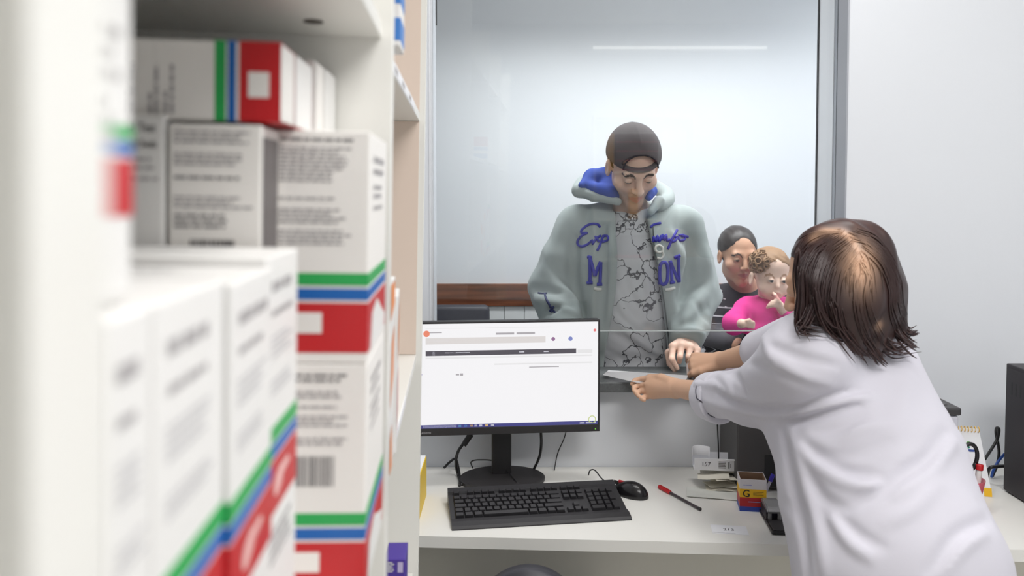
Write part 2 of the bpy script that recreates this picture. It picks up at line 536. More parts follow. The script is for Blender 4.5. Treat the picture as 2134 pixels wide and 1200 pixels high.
# ceiling lamps (outside the frame; one is mirrored in the hatch glass)
def fixture(x, y, lx, ly, lab, z=ZC):
    t = tag(empty('ceiling_light', (x, y, z - 0.06)), lab, 'ceiling light', 'ceiling lights')
    box('housing', -lx / 2 - .02, lx / 2 + .02, -ly / 2 - .02, ly / 2 + .02, 0.02, 0.06, mat('lamp_housing', (235, 235, 235), .5), t, 0.004)
    box('diffuser', -lx / 2, lx / 2, -ly / 2, ly / 2, 0.0, 0.02, M_lamp, t, 0.004)
fixture(1.45, 0.90, 1.25, 0.5, 'long white ceiling light over the aisle beside the desk')
fixture(0.95, 0.0, 1.3, 0.8, 'broad white ceiling light further back over the aisle')
fixture(0.45, 2.02, 0.9, 0.25, 'short white ceiling light, unseen, added to brighten the counter')  # housing of the added counter lamp
fixture(0.55, 2.98, 1.6, 0.22, 'slim white ceiling light over the waiting side of the glass', ZC2)
fixture(2.1, 3.1, 1.0, 0.22, 'slim white ceiling light at the far end of the waiting room', ZC2)
tl = tag(empty('tube_light', (1.49, -2.36, 2.83)), 'slim tube light on the back wall mirrored as a pale line in the glass', 'wall light')
box('housing', -.79, .79, -.04, .02, -.03, .04, MATS['lamp_housing'], tl, .004)
tube('tube', [(-.77, .035, .0), (0, .035, 0), (.77, .035, 0)], .013, mat('tube_glow', (255, 252, 246), .5, emit=2.2), tl)

# ------------------------------------------------------------------ desk
desk = tag(empty('desk', (0.5, 2.1, 0)), 'long white laminate desk under the hatch wall', 'desk')
bm = bmesh.new()
out = [(-0.36, 2.383), (-0.36, 1.905), (-0.232, 1.898), (1.154, 1.823), (1.75, 1.79), (1.75, 2.383)]
bm_prism(bm, [(a - .5, b - 2.1) for a, b in out], Z_DESK - 0.028, Z_DESK)
bmesh.ops.bevel(bm, geom=[e for e in bm.edges], offset=0.0015, segments=1, affect='EDGES')
from_bm('desktop', bm, M_lam, desk)
M_panel = mat('desk_panel', (232, 229, 218), 0.5)
box('back_panel', -0.80, 1.2, 0.02, 0.04, 0.25, Z_DESK - 0.028, M_panel, desk)
for x in (-0.84, 1.2):
    box('side_panel', x, x + 0.025, -0.15, 0.26, 0, Z_DESK - 0.028, M_lam, desk)

# stool whose backrest top just shows under the desk
st = tag(empty('office_chair', (0.035, 1.66, 0)), 'black office chair tucked in front of the desk, only the top of its back showing', 'chair')
bm = bmesh.new(); bm_prism(bm, [(0.13 * math.cos(q), 0.60 + 0.157 * math.sin(q)) for q in np.linspace(0, 2 * math.pi, 40, endpoint=False)], -0.02, 0.02, axis='y')
bmesh.ops.bevel(bm, geom=[e for e in bm.edges if len(e.link_faces) == 2 and e.calc_face_angle(0) > 1.2], offset=.008, segments=2, affect='EDGES')
zt = P(1100, 1193, 1.64)[2]
for v in bm.verts: v.co.z += zt - 0.757
from_bm('backrest', bm, M_vinyl, st, True)
box('seat', -0.21, 0.21, 0.0, 0.40, 0.42, 0.49, M_vinyl, st, 0.03, seg=4)
bm = bmesh.new(); bm_lathe(bm, [(0.03, 0.10), (0.03, 0.3), (0.022, 0.3), (0.022, 0.42)], 16, c=(0, .2)); from_bm('column', bm, M_black, st)
tube('back_bar', [(0, 0.06, 0.43), (0, -0.01, 0.46), (0, -0.03, 0.55)], 0.014, M_black, st)
for k in range(5):
    a = k * 2 * math.pi / 5 + .3
    tube('leg', [(0.03 * math.cos(a), .2 + 0.03 * math.sin(a), .11), (0.26 * math.cos(a), .2 + 0.26 * math.sin(a), .07)], 0.016, M_black, st)
    bm = bmesh.new(); bmesh.ops.create_uvsphere(bm, u_segments=12, v_segments=8, radius=0.03)
    bmesh.ops.translate(bm, verts=bm.verts, vec=(0.26 * math.cos(a), .2 + 0.26 * math.sin(a), .03)); from_bm('caster', bm, M_black, st, True)

# ------------------------------------------------------------------ waiting-room chairs
def waiting_chair(x, y, lab, zb, lean=0.05):
    t = tag(empty('waiting_chair', (x, y, 0)), lab, 'chair')
    bm = bmesh.new(); bm_box(bm, -0.24, 0.24, -0.02, 0.03, 0.60, zb, None, 0.022, 3)
    for v in bm.verts:
        v.co.y += (v.co.z - 0.5) * lean * 2; v.co.x *= 1 - 0.10 * (v.co.z - 0.6)
    from_bm('backrest', bm, M_vinyl, t, True)
    box('seat', -0.24, 0.24, -0.46, -0.02, 0.44, 0.51, M_vinyl, t, 0.022, seg=3)
    for sx in (-1, 1):
        tube('leg', [(sx * .21, -.43, 0), (sx * .21, -.42, .45)], 0.012, M_chrome, t)
        tube('leg', [(sx * .21, .05, 0), (sx * .21, 0.0, .45), (sx * .21, .04, .75)], 0.012, M_chrome, t)
    tube('crossbar', [(-.21, -.42, .3), (.21, -.42, .3)], 0.008, M_chrome, t)
YCH = 3.42
zb = 1.55 - (640 - 400) / F_PX * YCH
waiting_chair((1022 - 1067) / F_PX * YCH - 0.235, YCH, 'empty dark vinyl waiting chair behind the glass, left of the man in the grey jacket', zb)
waiting_chair(0.93, YCH + .06, 'dark vinyl waiting chair the woman with the toddler sits on', 0.98)
# ------------------------------------------------------------------ shelving unit (its own tilted frame: v = towards the aisle, u = away, z = up)
TH = math.atan(110 / F_PX)
LEAN = math.radians(1.15)
ShelfM = T((0, 0, 1.55)) @ Matrix.Rotation(TH, 4, 'Z') @ Matrix.Rotation(LEAN, 4, 'Y') @ T((0, 0, -1.55))
V0 = -0.0698
def uv(px, v):           # how far along the shelf a photo column lies, for a front offset v
    return v / math.tan(math.atan((px - 1067) / F_PX) + TH)
def zz(py, u, v=-0.1):   # height of a photo row at (u, v)
    return float(P(1067, py, u * math.cos(TH) + v * math.sin(TH))[2])
U1a, U1b = 0.1364, 0.167
U2a, U2b = 0.83, 0.852
U3a, U3b = 1.62, 1.645
VB = -0.46
sh = tag(empty('shelving_unit', matrix=ShelfM @ T((-0.26, 0.9, 0.0))), 'tall white medicine shelving unit on the left of the aisle', 'shelving unit')
def spart(name, v0, v1, u0, u1, z0, z1, m=M_lam, bev=0.0008):
    return box(name, v0 + 0.26, v1 + 0.26, u0 - 0.9, u1 - 0.9, z0, z1, m, sh, bev)
ZT1, ZT2, ZB = 1.704, 1.689, 1.222
M_bounce = mat('warm_bounce_tint', (224, 206, 193), 0.4)  # warm light bounced off the orange boxes, put into the colour
for u0, u1 in ((-0.66, -0.63), (U1a, U1b), (U2a, U2b), (U3a, U3b)):  # first upright is out of view, added with its bay to shade the next
    spart('upright', VB, V0, u0, u1, 0, 2.35)
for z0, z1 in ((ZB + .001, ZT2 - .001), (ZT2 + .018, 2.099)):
    spart('bounce_tint_sheet', VB + .001, V0 - 0.0115, U3a - .0016, U3a, z0, z1, M_bounce, 0)  # thin sheet that carries the painted warm bounce
spart('back_panel', VB - 0.012, VB, -0.66, U3b, 0, 2.35)
for u0, u1, zt in ((-0.63, U1a, ZT1 - .02), (U1b, U2a, ZT1), (U2b, U3a, ZT2)):  # boards of the first bay are unseen too, added for their shade
    for z in (zt, 2.1, 0.76, 0.3, 0.05):
        spart('shelf_board', VB, V0 - 0.011, u0, u1, z, z + 0.017)
    spart('shelf_board', VB, V0 - 0.011, u0, u1, ZB - 0.017, ZB)
# paper strips stuck on the shelf fronts
lb = spart('price_strip', V0 - 0.011, V0 - 0.0102, 0.93, 1.42, ZT2 + 0.002, ZT2 + 0.0155, M_paper, 0)
for u in (0.99, 1.12, 1.27): spart('price_print', V0 - 0.0102, V0 - 0.0100, u, u + 0.05, ZT2 + 0.005, ZT2 + 0.012, M_ink2, 0)
spart('price_strip', V0 - 0.011, V0 - 0.0102, 0.9, 1.3, ZB - 0.015, ZB - 0.002, M_paper, 0)
# cam-lock cover under the top board
bm = bmesh.new(); bm_lathe(bm, [(0.009, ZT1 - 0.0012), (0.009, ZT1 + 0.001)], 20)
o = from_bm('screw_cover', bm, mat('screw_brown', (60, 48, 42), .5), sh)
uc = 0.76
o.location = (uc * math.tan(math.atan((650 - 1067) / F_PX) + TH) + 0.26, uc - 0.9, 0)

# ------------------------------------------------------------------ cartons
def words(rects_fn, x0, x1, z0, lines, lh, rs, gap=0.25, ragged=0.3, wl=(1.2, 3.6)):
    """rows of short word-sized bars; rects_fn(a0, a1, b0, b1) adds one bar"""
    z = z0
    for _ in range(lines):
        end = x1 - rs.random() * ragged * (x1 - x0)
        x = x0
        while x < end:
            w = rs.uniform(*wl) * lh
            rects_fn(x, min(x + w, end), z - lh * 0.62, z)
            x += w + lh * 0.45
        z -= lh * (1 + gap)
    return z
class Face:
    """places flat print on a face of a carton of width w (v), depth d (u), height h (z)"""
    def __init__(s, kind, w, d, h, eps=0.00025):
        s.k, s.w, s.d, s.h, s.e = kind, w, d, h, eps
    def pt(s, a, b):
        if s.k == 'near': return (a - s.w / 2, -s.d / 2 - s.e, b)
        if s.k == 'side': return (s.w / 2 + s.e, a - s.d / 2, b)
        return (a - s.w / 2, b - s.d / 2, s.h + s.e)
def print_mesh(name, face, polys, m, parent):
    bm = bmesh.new()
    for pl in polys:
        bm.faces.new([bm.verts.new(face.pt(a, b)) for a, b in pl])
    me = bpy.data.meshes.new(name); bm.to_mesh(me); bm.free()
    o = link_mesh(name, me, m, parent)
    if len(polys) > 1: o['kind'] = 'stuff'
    return o
def rect(a0, a1, b0, b1): return [(a0, b0), (a1, b0), (a1, b1), (a0, b1)]
def carton(name, lab, v0, v1, u0, u1, z0, z1, yaw=0.0, m=M_white, group=None, cat='box', flaps=True):
    w, d, h = v1 - v0, u1 - u0, z1 - z0
    t = tag(empty(name, matrix=ShelfM @ T(((v0 + v1) / 2, (u0 + u1) / 2, z0)) @ Matrix.Rotation(yaw, 4, 'Z')), lab, cat, group)
    box('carton', -w / 2, w / 2, -d / 2, d / 2, 0, h, m, t, min(0.0012, w / 20))
    if flaps:     # closing flap line on the top
        box('flap_seam', -w / 2 + 0.002, w / 2 - 0.002, d / 2 - 0.0024, d / 2 - 0.0018, h - 0.0002, h + 0.0002, M_ink2, t)
    return t, w, d, h
def band(t, w, d, z0, z1, m, name, e=0.0003, axis='z'):
    if axis == 'z': return box(name, -w / 2 - e, w / 2 + e, -d / 2 - e, d / 2 + e, z0, z1, m, t)
def bands(t, w, d, top, hg, hb, hr, gp):
    band(t, w, d, top - hg, top, M_green, 'green_stripe')
    z = top - hg - gp
    band(t, w, d, z - hb, z, M_blue, 'blue_stripe'); z -= hb + gp
    band(t, w, d, z - hr, z, M_red, 'red_band')
    return z - hr, z
def side_text(t, face, d, h, rs, x0, x1, blocks, m=M_ink2, name='print'):
    polys = []
    for z0, n, lh in blocks: words(lambda a, b, c, e: polys.append(rect(a, b, c, e)), x0, x1, z0, n, lh, rs)
    print_mesh(name, face, polys, m, t)
def swoosh(t, face, a0, b0, sx, sz, m=M_white):
    pts = [(0.0, .5), (.12, .8), (.35, 1.0), (.6, .95), (.85, 1.0), (1.0, .7), (.8, .62), (.55, .55), (.45, .3), (.2, .05), (.02, .15)]
    print_mesh('swoosh_mark', face, [[(a0 + p * sx, b0 + q * sz) for p, q in pts]], m, t)

rs = random.Random(3)
ZS = ZB + 0.0008
# --- the front row: four tall cartons with their spines to the aisle
VF = -0.112
edges = [0.204] + [uv(p, VF) for p in (225, 320, 470, 565, 628)]
edges = [edges[1] - 0.055, edges[1], edges[2], edges[3], edges[4], edges[5]]
ZN = 1.506
labs = ['white carton at the near end of the front row, right behind the near upright',
        'white carton second from the camera in the front row of tall cartons',
        'white carton third from the camera in the front row, broad spine with small print',
        'white carton fourth from the camera in the front row, red band at its foot',
        'white carton at the far end of the front row of tall cartons']
for i in range(5):
    a, b = edges[i], edges[i + 1]
    dv = (0.0, 0.0, 0.0, 0.002, -0.002)[i]
    t, w, d, h = carton('medicine_box', labs[i], VF - 0.16 + dv, VF + dv, a + 0.0012, b - 0.0012, ZS, ZN + (0.004, 0.0, 0.0, -0.003, 0.002)[i],
                        yaw=(0, 0, 0, 0.012, -0.008)[i], group='tall cartons of the front row')
    gt = h - (0.108 if i > 0 else 0.11)
    zb_, zt_ = bands(t, w, d, gt, 0.0105, 0.0085, 0.034, 0.0015)
    fs = Face('side', w, d, h, 0.0005)
    r2 = random.Random(40 + i)
    side_text(t, fs, d, h, r2, d * .16, d * .85, [(h - 0.016, 1, 0.010), (h - 0.034, 1, 0.006)], M_ink2)
    side_text(t, fs, d, h, r2, d * .14, d * .85, [(h - 0.05, 4, 0.0032), (h - 0.078, 3, 0.003)], mat('print_faint', (205, 204, 206), .6), 'small_print')
    side_text(t, fs, d, h, r2, d * .14, d * .85, [(zb_ - 0.012, 4, 0.0045)], M_ink2, 'small_print')
    swoosh(t, fs, d * .25, zb_ + 0.008, d * .5, 0.018, mat('pale_mark', (236, 190, 186), .5))
    ft = Face('top', w, d, h)
    side_text(t, ft, d, w, r2, 0.01, w * .8, [(d * .7, 2, 0.004)], mat('print_faint', (205, 204, 206), .6), 'top_print')
# --- tall striped carton behind the near upright, standing on the front row
VA = -0.121
uA = uv(275, VA)
zA0 = ZN + 0.0045
t, w, d, h = carton('medicine_box', 'tall white carton with green, blue and red bands just behind the near upright', VA - 0.08, VA, uA - 0.095, uA, zA0, zA0 + 0.125)
k = uA * 0.998 / F_PX
bands(t, w, d, 1.55 - (283 - 400) * k - zA0, 24 * k, 24 * k, 112 * k, 9 * k)
fs = Face('side', w, d, h, 0.0005)
side_text(t, fs, d, h, rs, d * .45, d * .92, [(h - 0.03, 3, 0.006), (h - 0.055, 3, 0.005)], M_ink2)
swoosh(t, fs, d * .45, 1.55 - (440 - 400) * k - zA0, d * .3, 0.008)
# --- the two stacked boxes at the front edge by the far upright
uF0, uF1 = uv(770, V0 - 0.002), uv(805, V0 - 0.002)
vF0 = uF0 * math.tan(math.atan((565 - 1067) / F_PX) + TH)
zF = zz(277, uF0); kF = uF0 / F_PX
hF = (zF - ZS) / 2
def far_box(z0, lab, upper):
    t, w, d, h = carton('medicine_box', lab, vF0, V0 - 0.002, uF0, uF1, z0, z0 + hF - 0.0004, m=M_white2, group='stacked boxes by the far upright')
    r2 = random.Random(7 if upper else 9)
    gt = h - (0.1135 if upper else 0.122)
    zb_, zt_ = bands(t, w, d, gt, 26 * kF, 24 * kF, 104 * kF, 6 * kF)
    fn = Face('near', w, d, h, 0.0005); fs = Face('side', w, d, h, 0.0005)
    polys = []
    if upper:
        words(lambda *a: polys.append(rect(*a)), w * .1, w * .86, h - 0.006, 1, 0.0034, r2, ragged=.1)
        print_mesh('title_print', fn, polys, M_ink, t)
        side_text(t, fn, d, h, r2, w * .08, w * .82, [(h - 0.013, 9, 0.0026), (h - 0.053, 1, 0.003), (h - 0.062, 4, 0.0027), (h - 0.079, 4, 0.0027)], M_ink2)
    else:
        side_text(t, fn, d, h, r2, w * .25, w * .9, [(h - 0.008, 2, 0.0034)], M_ink, 'title_print')
        side_text(t, fn, d, h, r2, w * .25, w * .82, [(h - 0.022, 2, 0.003), (h - 0.034, 1, 0.003), (h - 0.042, 3, 0.0028), (h - 0.060, 2, 0.0032)], M_ink2)
        bars = []
        x = w * .28
        while x < w * .68:
            q = r2.uniform(.0005, .0016); bars.append(rect(x, x + q, h - 0.1, h - 0.075)); x += q + r2.uniform(.0006, .0014)
        print_mesh('barcode', fn, bars, M_ink, t)
    lw = box('white_label', -w / 2 + w * .22, -w / 2 + w * .53, -d / 2 - 0.0006, -d / 2 - 0.0001, zt_ - 0.033 + 0.0085, zt_ - 0.008, M_white2, t)
    side_text(t, fs, d, h, r2, d * .2, d * .8, [(h - 0.018, 2, 0.008), (h - 0.042, 2, 0.006), (h - 0.06, 1, 0.005)], M_ink2)
    # white sweep over the band on the aisle side
    print_mesh('white_sweep', Face('side', w, d, h, 0.0006), [[(d * .12, zb_ - 0.001), (d * .9, zb_ - 0.001), (d * .95, zb_ + 0.012), (d * .72, zt_ - 0.018), (d * .45, zt_ - 0.004), (d * .2, zt_ - 0.012)]], M_white, t)
    return t
far_box(ZS, 'white box with barcode, lower of two stacked by the far upright', False)
far_box(ZS + hF, 'white box with small white label, upper of two stacked by the far upright', True)
# --- standing box with back-of-pack text, behind the front row
uB = 0.595
vB1 = uB * math.tan(math.atan((544 - 1067) / F_PX) + TH); vB0 = uB * math.tan(math.atan((352 - 1067) / F_PX) + TH)
zB1 = zz(270, uB); kB = uB / F_PX
zBm = ZS + (zB1 - ZS) / 2
carton('medicine_box', 'grey-white box under the one with back-of-pack text', vB0, vB1, uB + 0.001, uB + 0.057, ZS, zBm - 0.0004)
t, w, d, h = carton('medicine_box', 'grey-white box with back-of-pack text and a small barcode, behind the front row', vB0, vB1, uB, uB + 0.057, zBm, zB1, m=M_white2)
fn = Face('near', w, d, h, 0.0005); fs = Face('side', w, d, h, 0.0005)
r2 = random.Random(21)
side_text(t, fn, d, h, r2, w * .06, w * .92, [(h - 0.005, 3, 0.0028), (h - 0.021, 3, 0.0027), (h - 0.052, 3, 0.0027)], M_ink2)
side_text(t, fn, d, h, r2, w * .06, w * .82, [(h - 0.0375, 1, 0.0032), (h - 0.0645, 3, 0.0032)], M_ink, 'warning_print')
bars = []; x = w * .24
while x < w * .72:
    q = r2.uniform(.0006, .0018); bars.append(rect(x, x + q, h - 0.092, h - 0.083)); x += q + r2.uniform(.0005, .0014)
print_mesh('barcode', fn, bars, M_inkd, t)
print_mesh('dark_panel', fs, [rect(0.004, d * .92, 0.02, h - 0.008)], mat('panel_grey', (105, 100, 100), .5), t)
# --- box with the two-line title beside it
uC = 0.592
vC1 = uC * math.tan(math.atan((352 - 1067) / F_PX) + TH) - 0.0008; vC0 = vC1 - 0.046
zC1 = zz(250, uC) - 0.001
carton('medicine_box', 'white box under the box titled Self Test', vC0, vC1 - 0.002, uC + 0.004, uC + 0.12, ZS, zBm)
t, w, d, h = carton('medicine_box', 'white box titled Self Test, left of the back-of-pack text box', vC0, vC1 - 0.002, uC + 0.002, uC + 0.12, zBm + 0.0005, zC1, yaw=-0.02)
fn = Face('near', w, d, h, 0.0006)
def ftext(s, size, a, b, m=M_ink):
    text('title', s, size, m, t, T(fn.pt(a, b)) @ Matrix.Rotation(math.radians(90), 4, 'X') @ Matrix.Diagonal((.66, 1, 1, 1)), 0.0001)
ftext('Self Test', 0.0098, w * .36, h - 0.0125, M_inkd); ftext('Rapid Swab', 0.0080, w * .33, h - 0.0235, M_inkd)
side_text(t, fn, d, h, r2, w * .28, w * .97, [(h - 0.031, 1, 0.003), (h - 0.037, 1, 0.003), (h - 0.045, 1, 0.0028)], M_ink2)
# --- two cartons lying across on top, under the shelf board
uL = 0.60
vL1 = uL * math.tan(math.atan((581 - 1067) / F_PX) + TH); vL0 = uL * math.tan(math.atan((240 - 1067) / F_PX) + TH)
zL0 = max(zF, zB1) + 0.0012; zL1 = zz(97, uL); kL = uL / F_PX
def lying(lab, v0, v1, u0, u1, z1, main):
    t, w, d, h = carton('medicine_box', lab, v0, v1, u0, u1, zL0, z1, m=M_white2 if main else M_white, group='cartons lying under the top board', flaps=False)
    fn = Face('near', w, d, h, 0.0005); fs = Face('side', w, d, h, 0.0005)
    e = 0.0003
    def col(x0, x1, m, name):
        bm = bmesh.new(); bm_box(bm, -w / 2 + x0, -w / 2 + x1, -d / 2 - e, d / 2 + e, -e * 0, h + e); from_bm(name, bm, m, t)
    r2 = random.Random(5)
    if main:
        xr = lambda p: (p - 240) / (581 - 240) * w
        col(xr(446), xr(469), M_green, 'green_stripe'); col(xr(473), xr(490), M_blue, 'blue_stripe'); col(xr(497), w + e, M_red, 'red_band')
        box('white_label', -w / 2 + xr(516), -w / 2 + xr(560), -d / 2 - 0.0007, -d / 2 - 0.0002, h * .30, h * .62, M_white2, t)
        polys = []
        for px_, n_ in ((282, 2), (330, 2), (362, 2)):
            for c in range(n_):
                a = xr(px_) - (c * 0.0045); z = 0.004; end = h * (.62 + .12 * r2.random() if c == 0 else .35)
                while z < end:
                    l = r2.uniform(.004, .011); polys.append(rect(a - .0028, a, z, min(z + l, end))); z += l + .0016
        print_mesh('print', fn, polys, M_ink2, t)
    # tuck-in end flap facing the aisle
    box('end_flap', w / 2 + e * 2, w / 2 + 0.0025, -d / 2 + d * .42, d / 2 - 0.001, 0.001, h - 0.001, M_white, t, 0.0006)
    box('end_flap', w / 2 + e * 2, w / 2 + 0.0012, -d / 2 + 0.001, -d / 2 + d * .4, 0.001, h - 0.001, M_white2, t, 0.0005)
lying('carton lying under the top board, red band with white label towards us', vL0, vL1, uL, uL + 0.115, min(zL1, ZT1 - 0.004), True)
v2 = -0.128
lying('plain white end of a carton lying behind the red-banded one, under the top board', v2 - 0.2, v2, uL + 0.122, U2a - 0.004, zz(132, uL + 0.122), False)

# ------------------------------------------------------------------ things in the far bay
v = -0.078
u0 = 0.862
t, w, d, h = carton('medicine_box', 'small red, blue and white box at the edge of the upper far shelf', -0.13, 0.89 * math.tan(math.atan((830 - 1067) / F_PX) + TH), 0.885, 0.945, ZT2 + 0.0172, ZT2 + 0.13)
band(t, w, d, 0.045, 0.062, mat('carton_skyblue', (70, 130, 205), .4), 'blue_stripe'); band(t, w, d, 0.066, 0.112, M_red, 'red_band'); band(t, w, d, 0.006, 0.03, mat('carton_skyblue', (70, 130, 205), .4), 'blue_stripe')
M_or = mat('pouch_orange', (236, 150, 92), .45); M_pk = mat('pouch_pink', (226, 150, 150), .45)
def pouch(lab, v0, v1, u0, u1, z1, yaw, cols):
    t, w, d, h = carton('pouch_box', lab, v0, v1, u0, u1, ZS + 0.0004, z1, yaw)
    fs = Face('side', w, d, h, 0.0006); fn = Face('near', w, d, h, 0.0006)
    for nm, m, pl in cols:
        print_mesh(nm, fs, [[(a * d, b * h) for a, b in pl]], m, t)
        print_mesh(nm, fn, [[(a * w, b * h) for a, b in pl]], m, t)
vv = lambda px, u: u * math.tan(math.atan((px - 1067) / F_PX) + TH)
pouch('slim white and orange box standing on the lower far shelf, nearer one', vv(812, .93) - .09, vv(822, .93), 0.90, 0.96, zz(590, .9), 0.0,
      [('orange_patch', M_or, [(.0, .8), (.9, .86), (.9, .98), (.0, .98)]), ('orange_patch', M_or, [(.1, .35), (.8, .5), (.9, .75), (.3, .68)]), ('orange_patch', M_or, [(.1, .02), (.7, .02), (.6, .25), (.2, .2)])])
pouch('white box with pink patch standing behind the orange one on the lower far shelf', vv(830, 1.03) - .09, vv(833, 1.03), 1.0, 1.08, zz(620, 1.0), 0.05,
      [('orange_patch', M_or, [(.05, .55), (.9, .7), (.9, .95), (.1, .8)]), ('pink_patch', M_pk, [(.1, .1), (.8, .2), (.8, .5), (.2, .45)])])
vp0, vp1 = vv(798, 1.2) + .011, vv(846, 1.2) + .011
t, w, d, h = carton('pill_box', 'small purple box with white lettering on the low far shelf', vp0, min(vp1, V0 - .001), 1.2, 1.26, 0.7782, zz(1168, 1.2), m=mat('carton_purple', (74, 52, 152), .45))
side_text(t, Face('near', w, d, h, .0006), d, h, random.Random(2), w * .12, w * .45, [(h - .004, 6, .0022)], M_white)
print_mesh('white_panel', Face('near', w, d, h, .0006), [rect(w * .62, w * .88, h - .02, h - .004)], mat('lilac', (190, 180, 215), .5), t)
# ------------------------------------------------------------------ monitor
ymon = 2.235
pc = P((873 + 1257) / 2, (667 + 905) / 2, ymon)
mon = tag(empty('monitor', (pc[0] - 0.005, ymon, Z_DESK), math.radians(5.5)), 'black desktop monitor showing a white web page, on a round foot', 'monitor')
MW, MH = 0.512, 0.317
zc = pc[2] - Z_DESK
TL = Matrix.Rotation(math.radians(-2), 4, 'X')
box('housing', -MW / 2, MW / 2, 0.0, 0.028, zc - MH / 2, zc + MH / 2, M_black, mon, 0.003)
bz, bb = 0.0055, 0.021
box('bezel', -MW / 2, MW / 2, -0.004, 0.0, zc - MH / 2, zc - MH / 2 + bb, M_dark, mon, 0.001)
box('bezel', -MW / 2, MW / 2, -0.004, 0.0, zc + MH / 2 - bz, zc + MH / 2, M_dark, mon, 0.001)
for s in (-1, 1):
    box('bezel', min(s * MW / 2, s * (MW / 2 - bz)), max(s * MW / 2, s * (MW / 2 - bz)), -0.004, 0.0, zc - MH / 2 + bb, zc + MH / 2 - bz, M_dark, mon, 0.0008)
SX0, SX1, SZ0, SZ1 = -MW / 2 + bz, MW / 2 - bz, zc - MH / 2 + bb, zc + MH / 2 - bz
scr = box('screen', SX0, SX1, -0.0022, -0.0002, SZ0, SZ1, mat('screen_white', (249, 248, 250), .3, emit=0.94), mon)
def smx(px): return SX0 + (px - 880) / (1250 - 880) * (SX1 - SX0)
def smz(py): return SZ1 - (py - 672) / (888 - 672) * (SZ1 - SZ0)
def ui(name, rects, rgb):
    bm = bmesh.new()
    for x0, x1, y0, y1 in rects:
        bm_box(bm, smx(x0), smx(x1), -0.0026, -0.0022, smz(y1), smz(y0))
    o = from_bm(name, bm, mat('screen_' + '_'.join(map(str, rgb)), rgb, .3, emit=0.94), scr)
    return o
ui('grey_bar', [(894, 1140, 701, 714)], (224, 219, 217))
ui('dark_bar', [(894, 1204, 728, 738)], (84, 80, 88))
ui('pale_bar', [(1207, 1238, 730, 738), (894, 1238, 741, 744), (1034, 1238, 756, 759), (894, 1150, 681, 682)], (234, 233, 234))
ui('taskbar', [(880, 1250, 881, 888)], (66, 66, 132))
ui('page_text', [(1037, 1075, 692, 696), (1080, 1118, 692, 696), (902, 927, 689, 691), (1106, 1168, 764, 766), (955, 962, 776, 779), (964, 970, 775, 780)], (176, 172, 176))
ui('light_text', [(898, 940, 706, 708), (933, 952, 731, 733), (955, 984, 731, 733), (1085, 1096, 732, 734), (1136, 1146, 732, 734), (908, 913, 729, 737), (888, 956, 882, 887), (1212, 1222, 883, 886), (1225, 1238, 883, 886), (1242, 1246, 883, 886)], (236, 236, 246))
ui('side_tab', [(881, 887, 775, 777)], (150, 140, 190))
for i, (px_, c) in enumerate([(963, (120, 200, 235)), (975, (90, 160, 220)), (987, (240, 190, 80)), (996, (225, 225, 230)), (1006, (225, 225, 235)), (1018, (240, 200, 120)), (1030, (210, 210, 220))]):
    ui('taskbar_icon', [(px_ - 3, px_ + 3, 882.5, 886.5)], c)
def disc(name, px_, py_, r, rgb, inner=0.0):
    bm = bmesh.new()
    n = 20; k = (SX1 - SX0) / (1250 - 880)
    cx, cz = smx(px_), smz(py_)
    a = [bm.verts.new((cx + r * k * math.cos(2 * math.pi * i / n), -0.0027, cz + r * k * math.sin(2 * math.pi * i / n))) for i in range(n)]
    if inner > 0:
        b = [bm.verts.new((cx + inner * k * math.cos(2 * math.pi * i / n), -0.0027, cz + inner * k * math.sin(2 * math.pi * i / n))) for i in range(n)]
        for i in range(n): bm.faces.new((a[i], a[(i + 1) % n], b[(i + 1) % n], b[i]))
    else: bm.faces.new(a)
    return from_bm(name, bm, mat('screen_' + '_'.join(map(str, rgb)), rgb, .3, emit=0.94), scr)
disc('page_logo', 896, 692, 6.5, (238, 140, 112))
disc('page_icon', 1156, 707, 4, (150, 110, 150)); disc('page_icon', 1192, 707, 4.5, (130, 140, 200)); disc('close_button', 1243, 690, 3, (235, 130, 130))
disc('cursor_ring', 1238, 878, 8, (190, 205, 110), 6.5)
text('maker_name', 'Lenovo', 0.0105, mat('bezel_print', (168, 166, 168), .5), mon, T((-MW / 2 + 0.007, -0.0044, zc - MH / 2 + 0.0065)) @ Matrix.Rotation(math.radians(90), 4, 'X'), 0.0002)
box('power_light', MW / 2 - 0.014, MW / 2 - 0.011, -0.0046, -0.0038, zc - MH / 2 + 0.006, zc - MH / 2 + 0.009, mat('green_light', (110, 190, 60), .4, emit=.6), mon)
bm = bmesh.new(); bm_box(bm, -0.045, 0.011, 0.05, 0.072, 0.012, zc + 0.02, None, 0.004); bm_box(bm, -0.06, 0.06, 0.028, 0.06, zc - 0.05, zc + 0.05, None, 0.004)
o = from_bm('stand', bm, M_black, mon); 
bm = bmesh.new(); bm_lathe(bm, [(0.118, 0.0), (0.122, 0.003), (0.122, 0.010), (0.118, 0.013), (0.02, 0.014)], 56, 1.0, 0.76, c=(-0.017, 0.035)); o = from_bm('foot', bm, M_dark, mon)
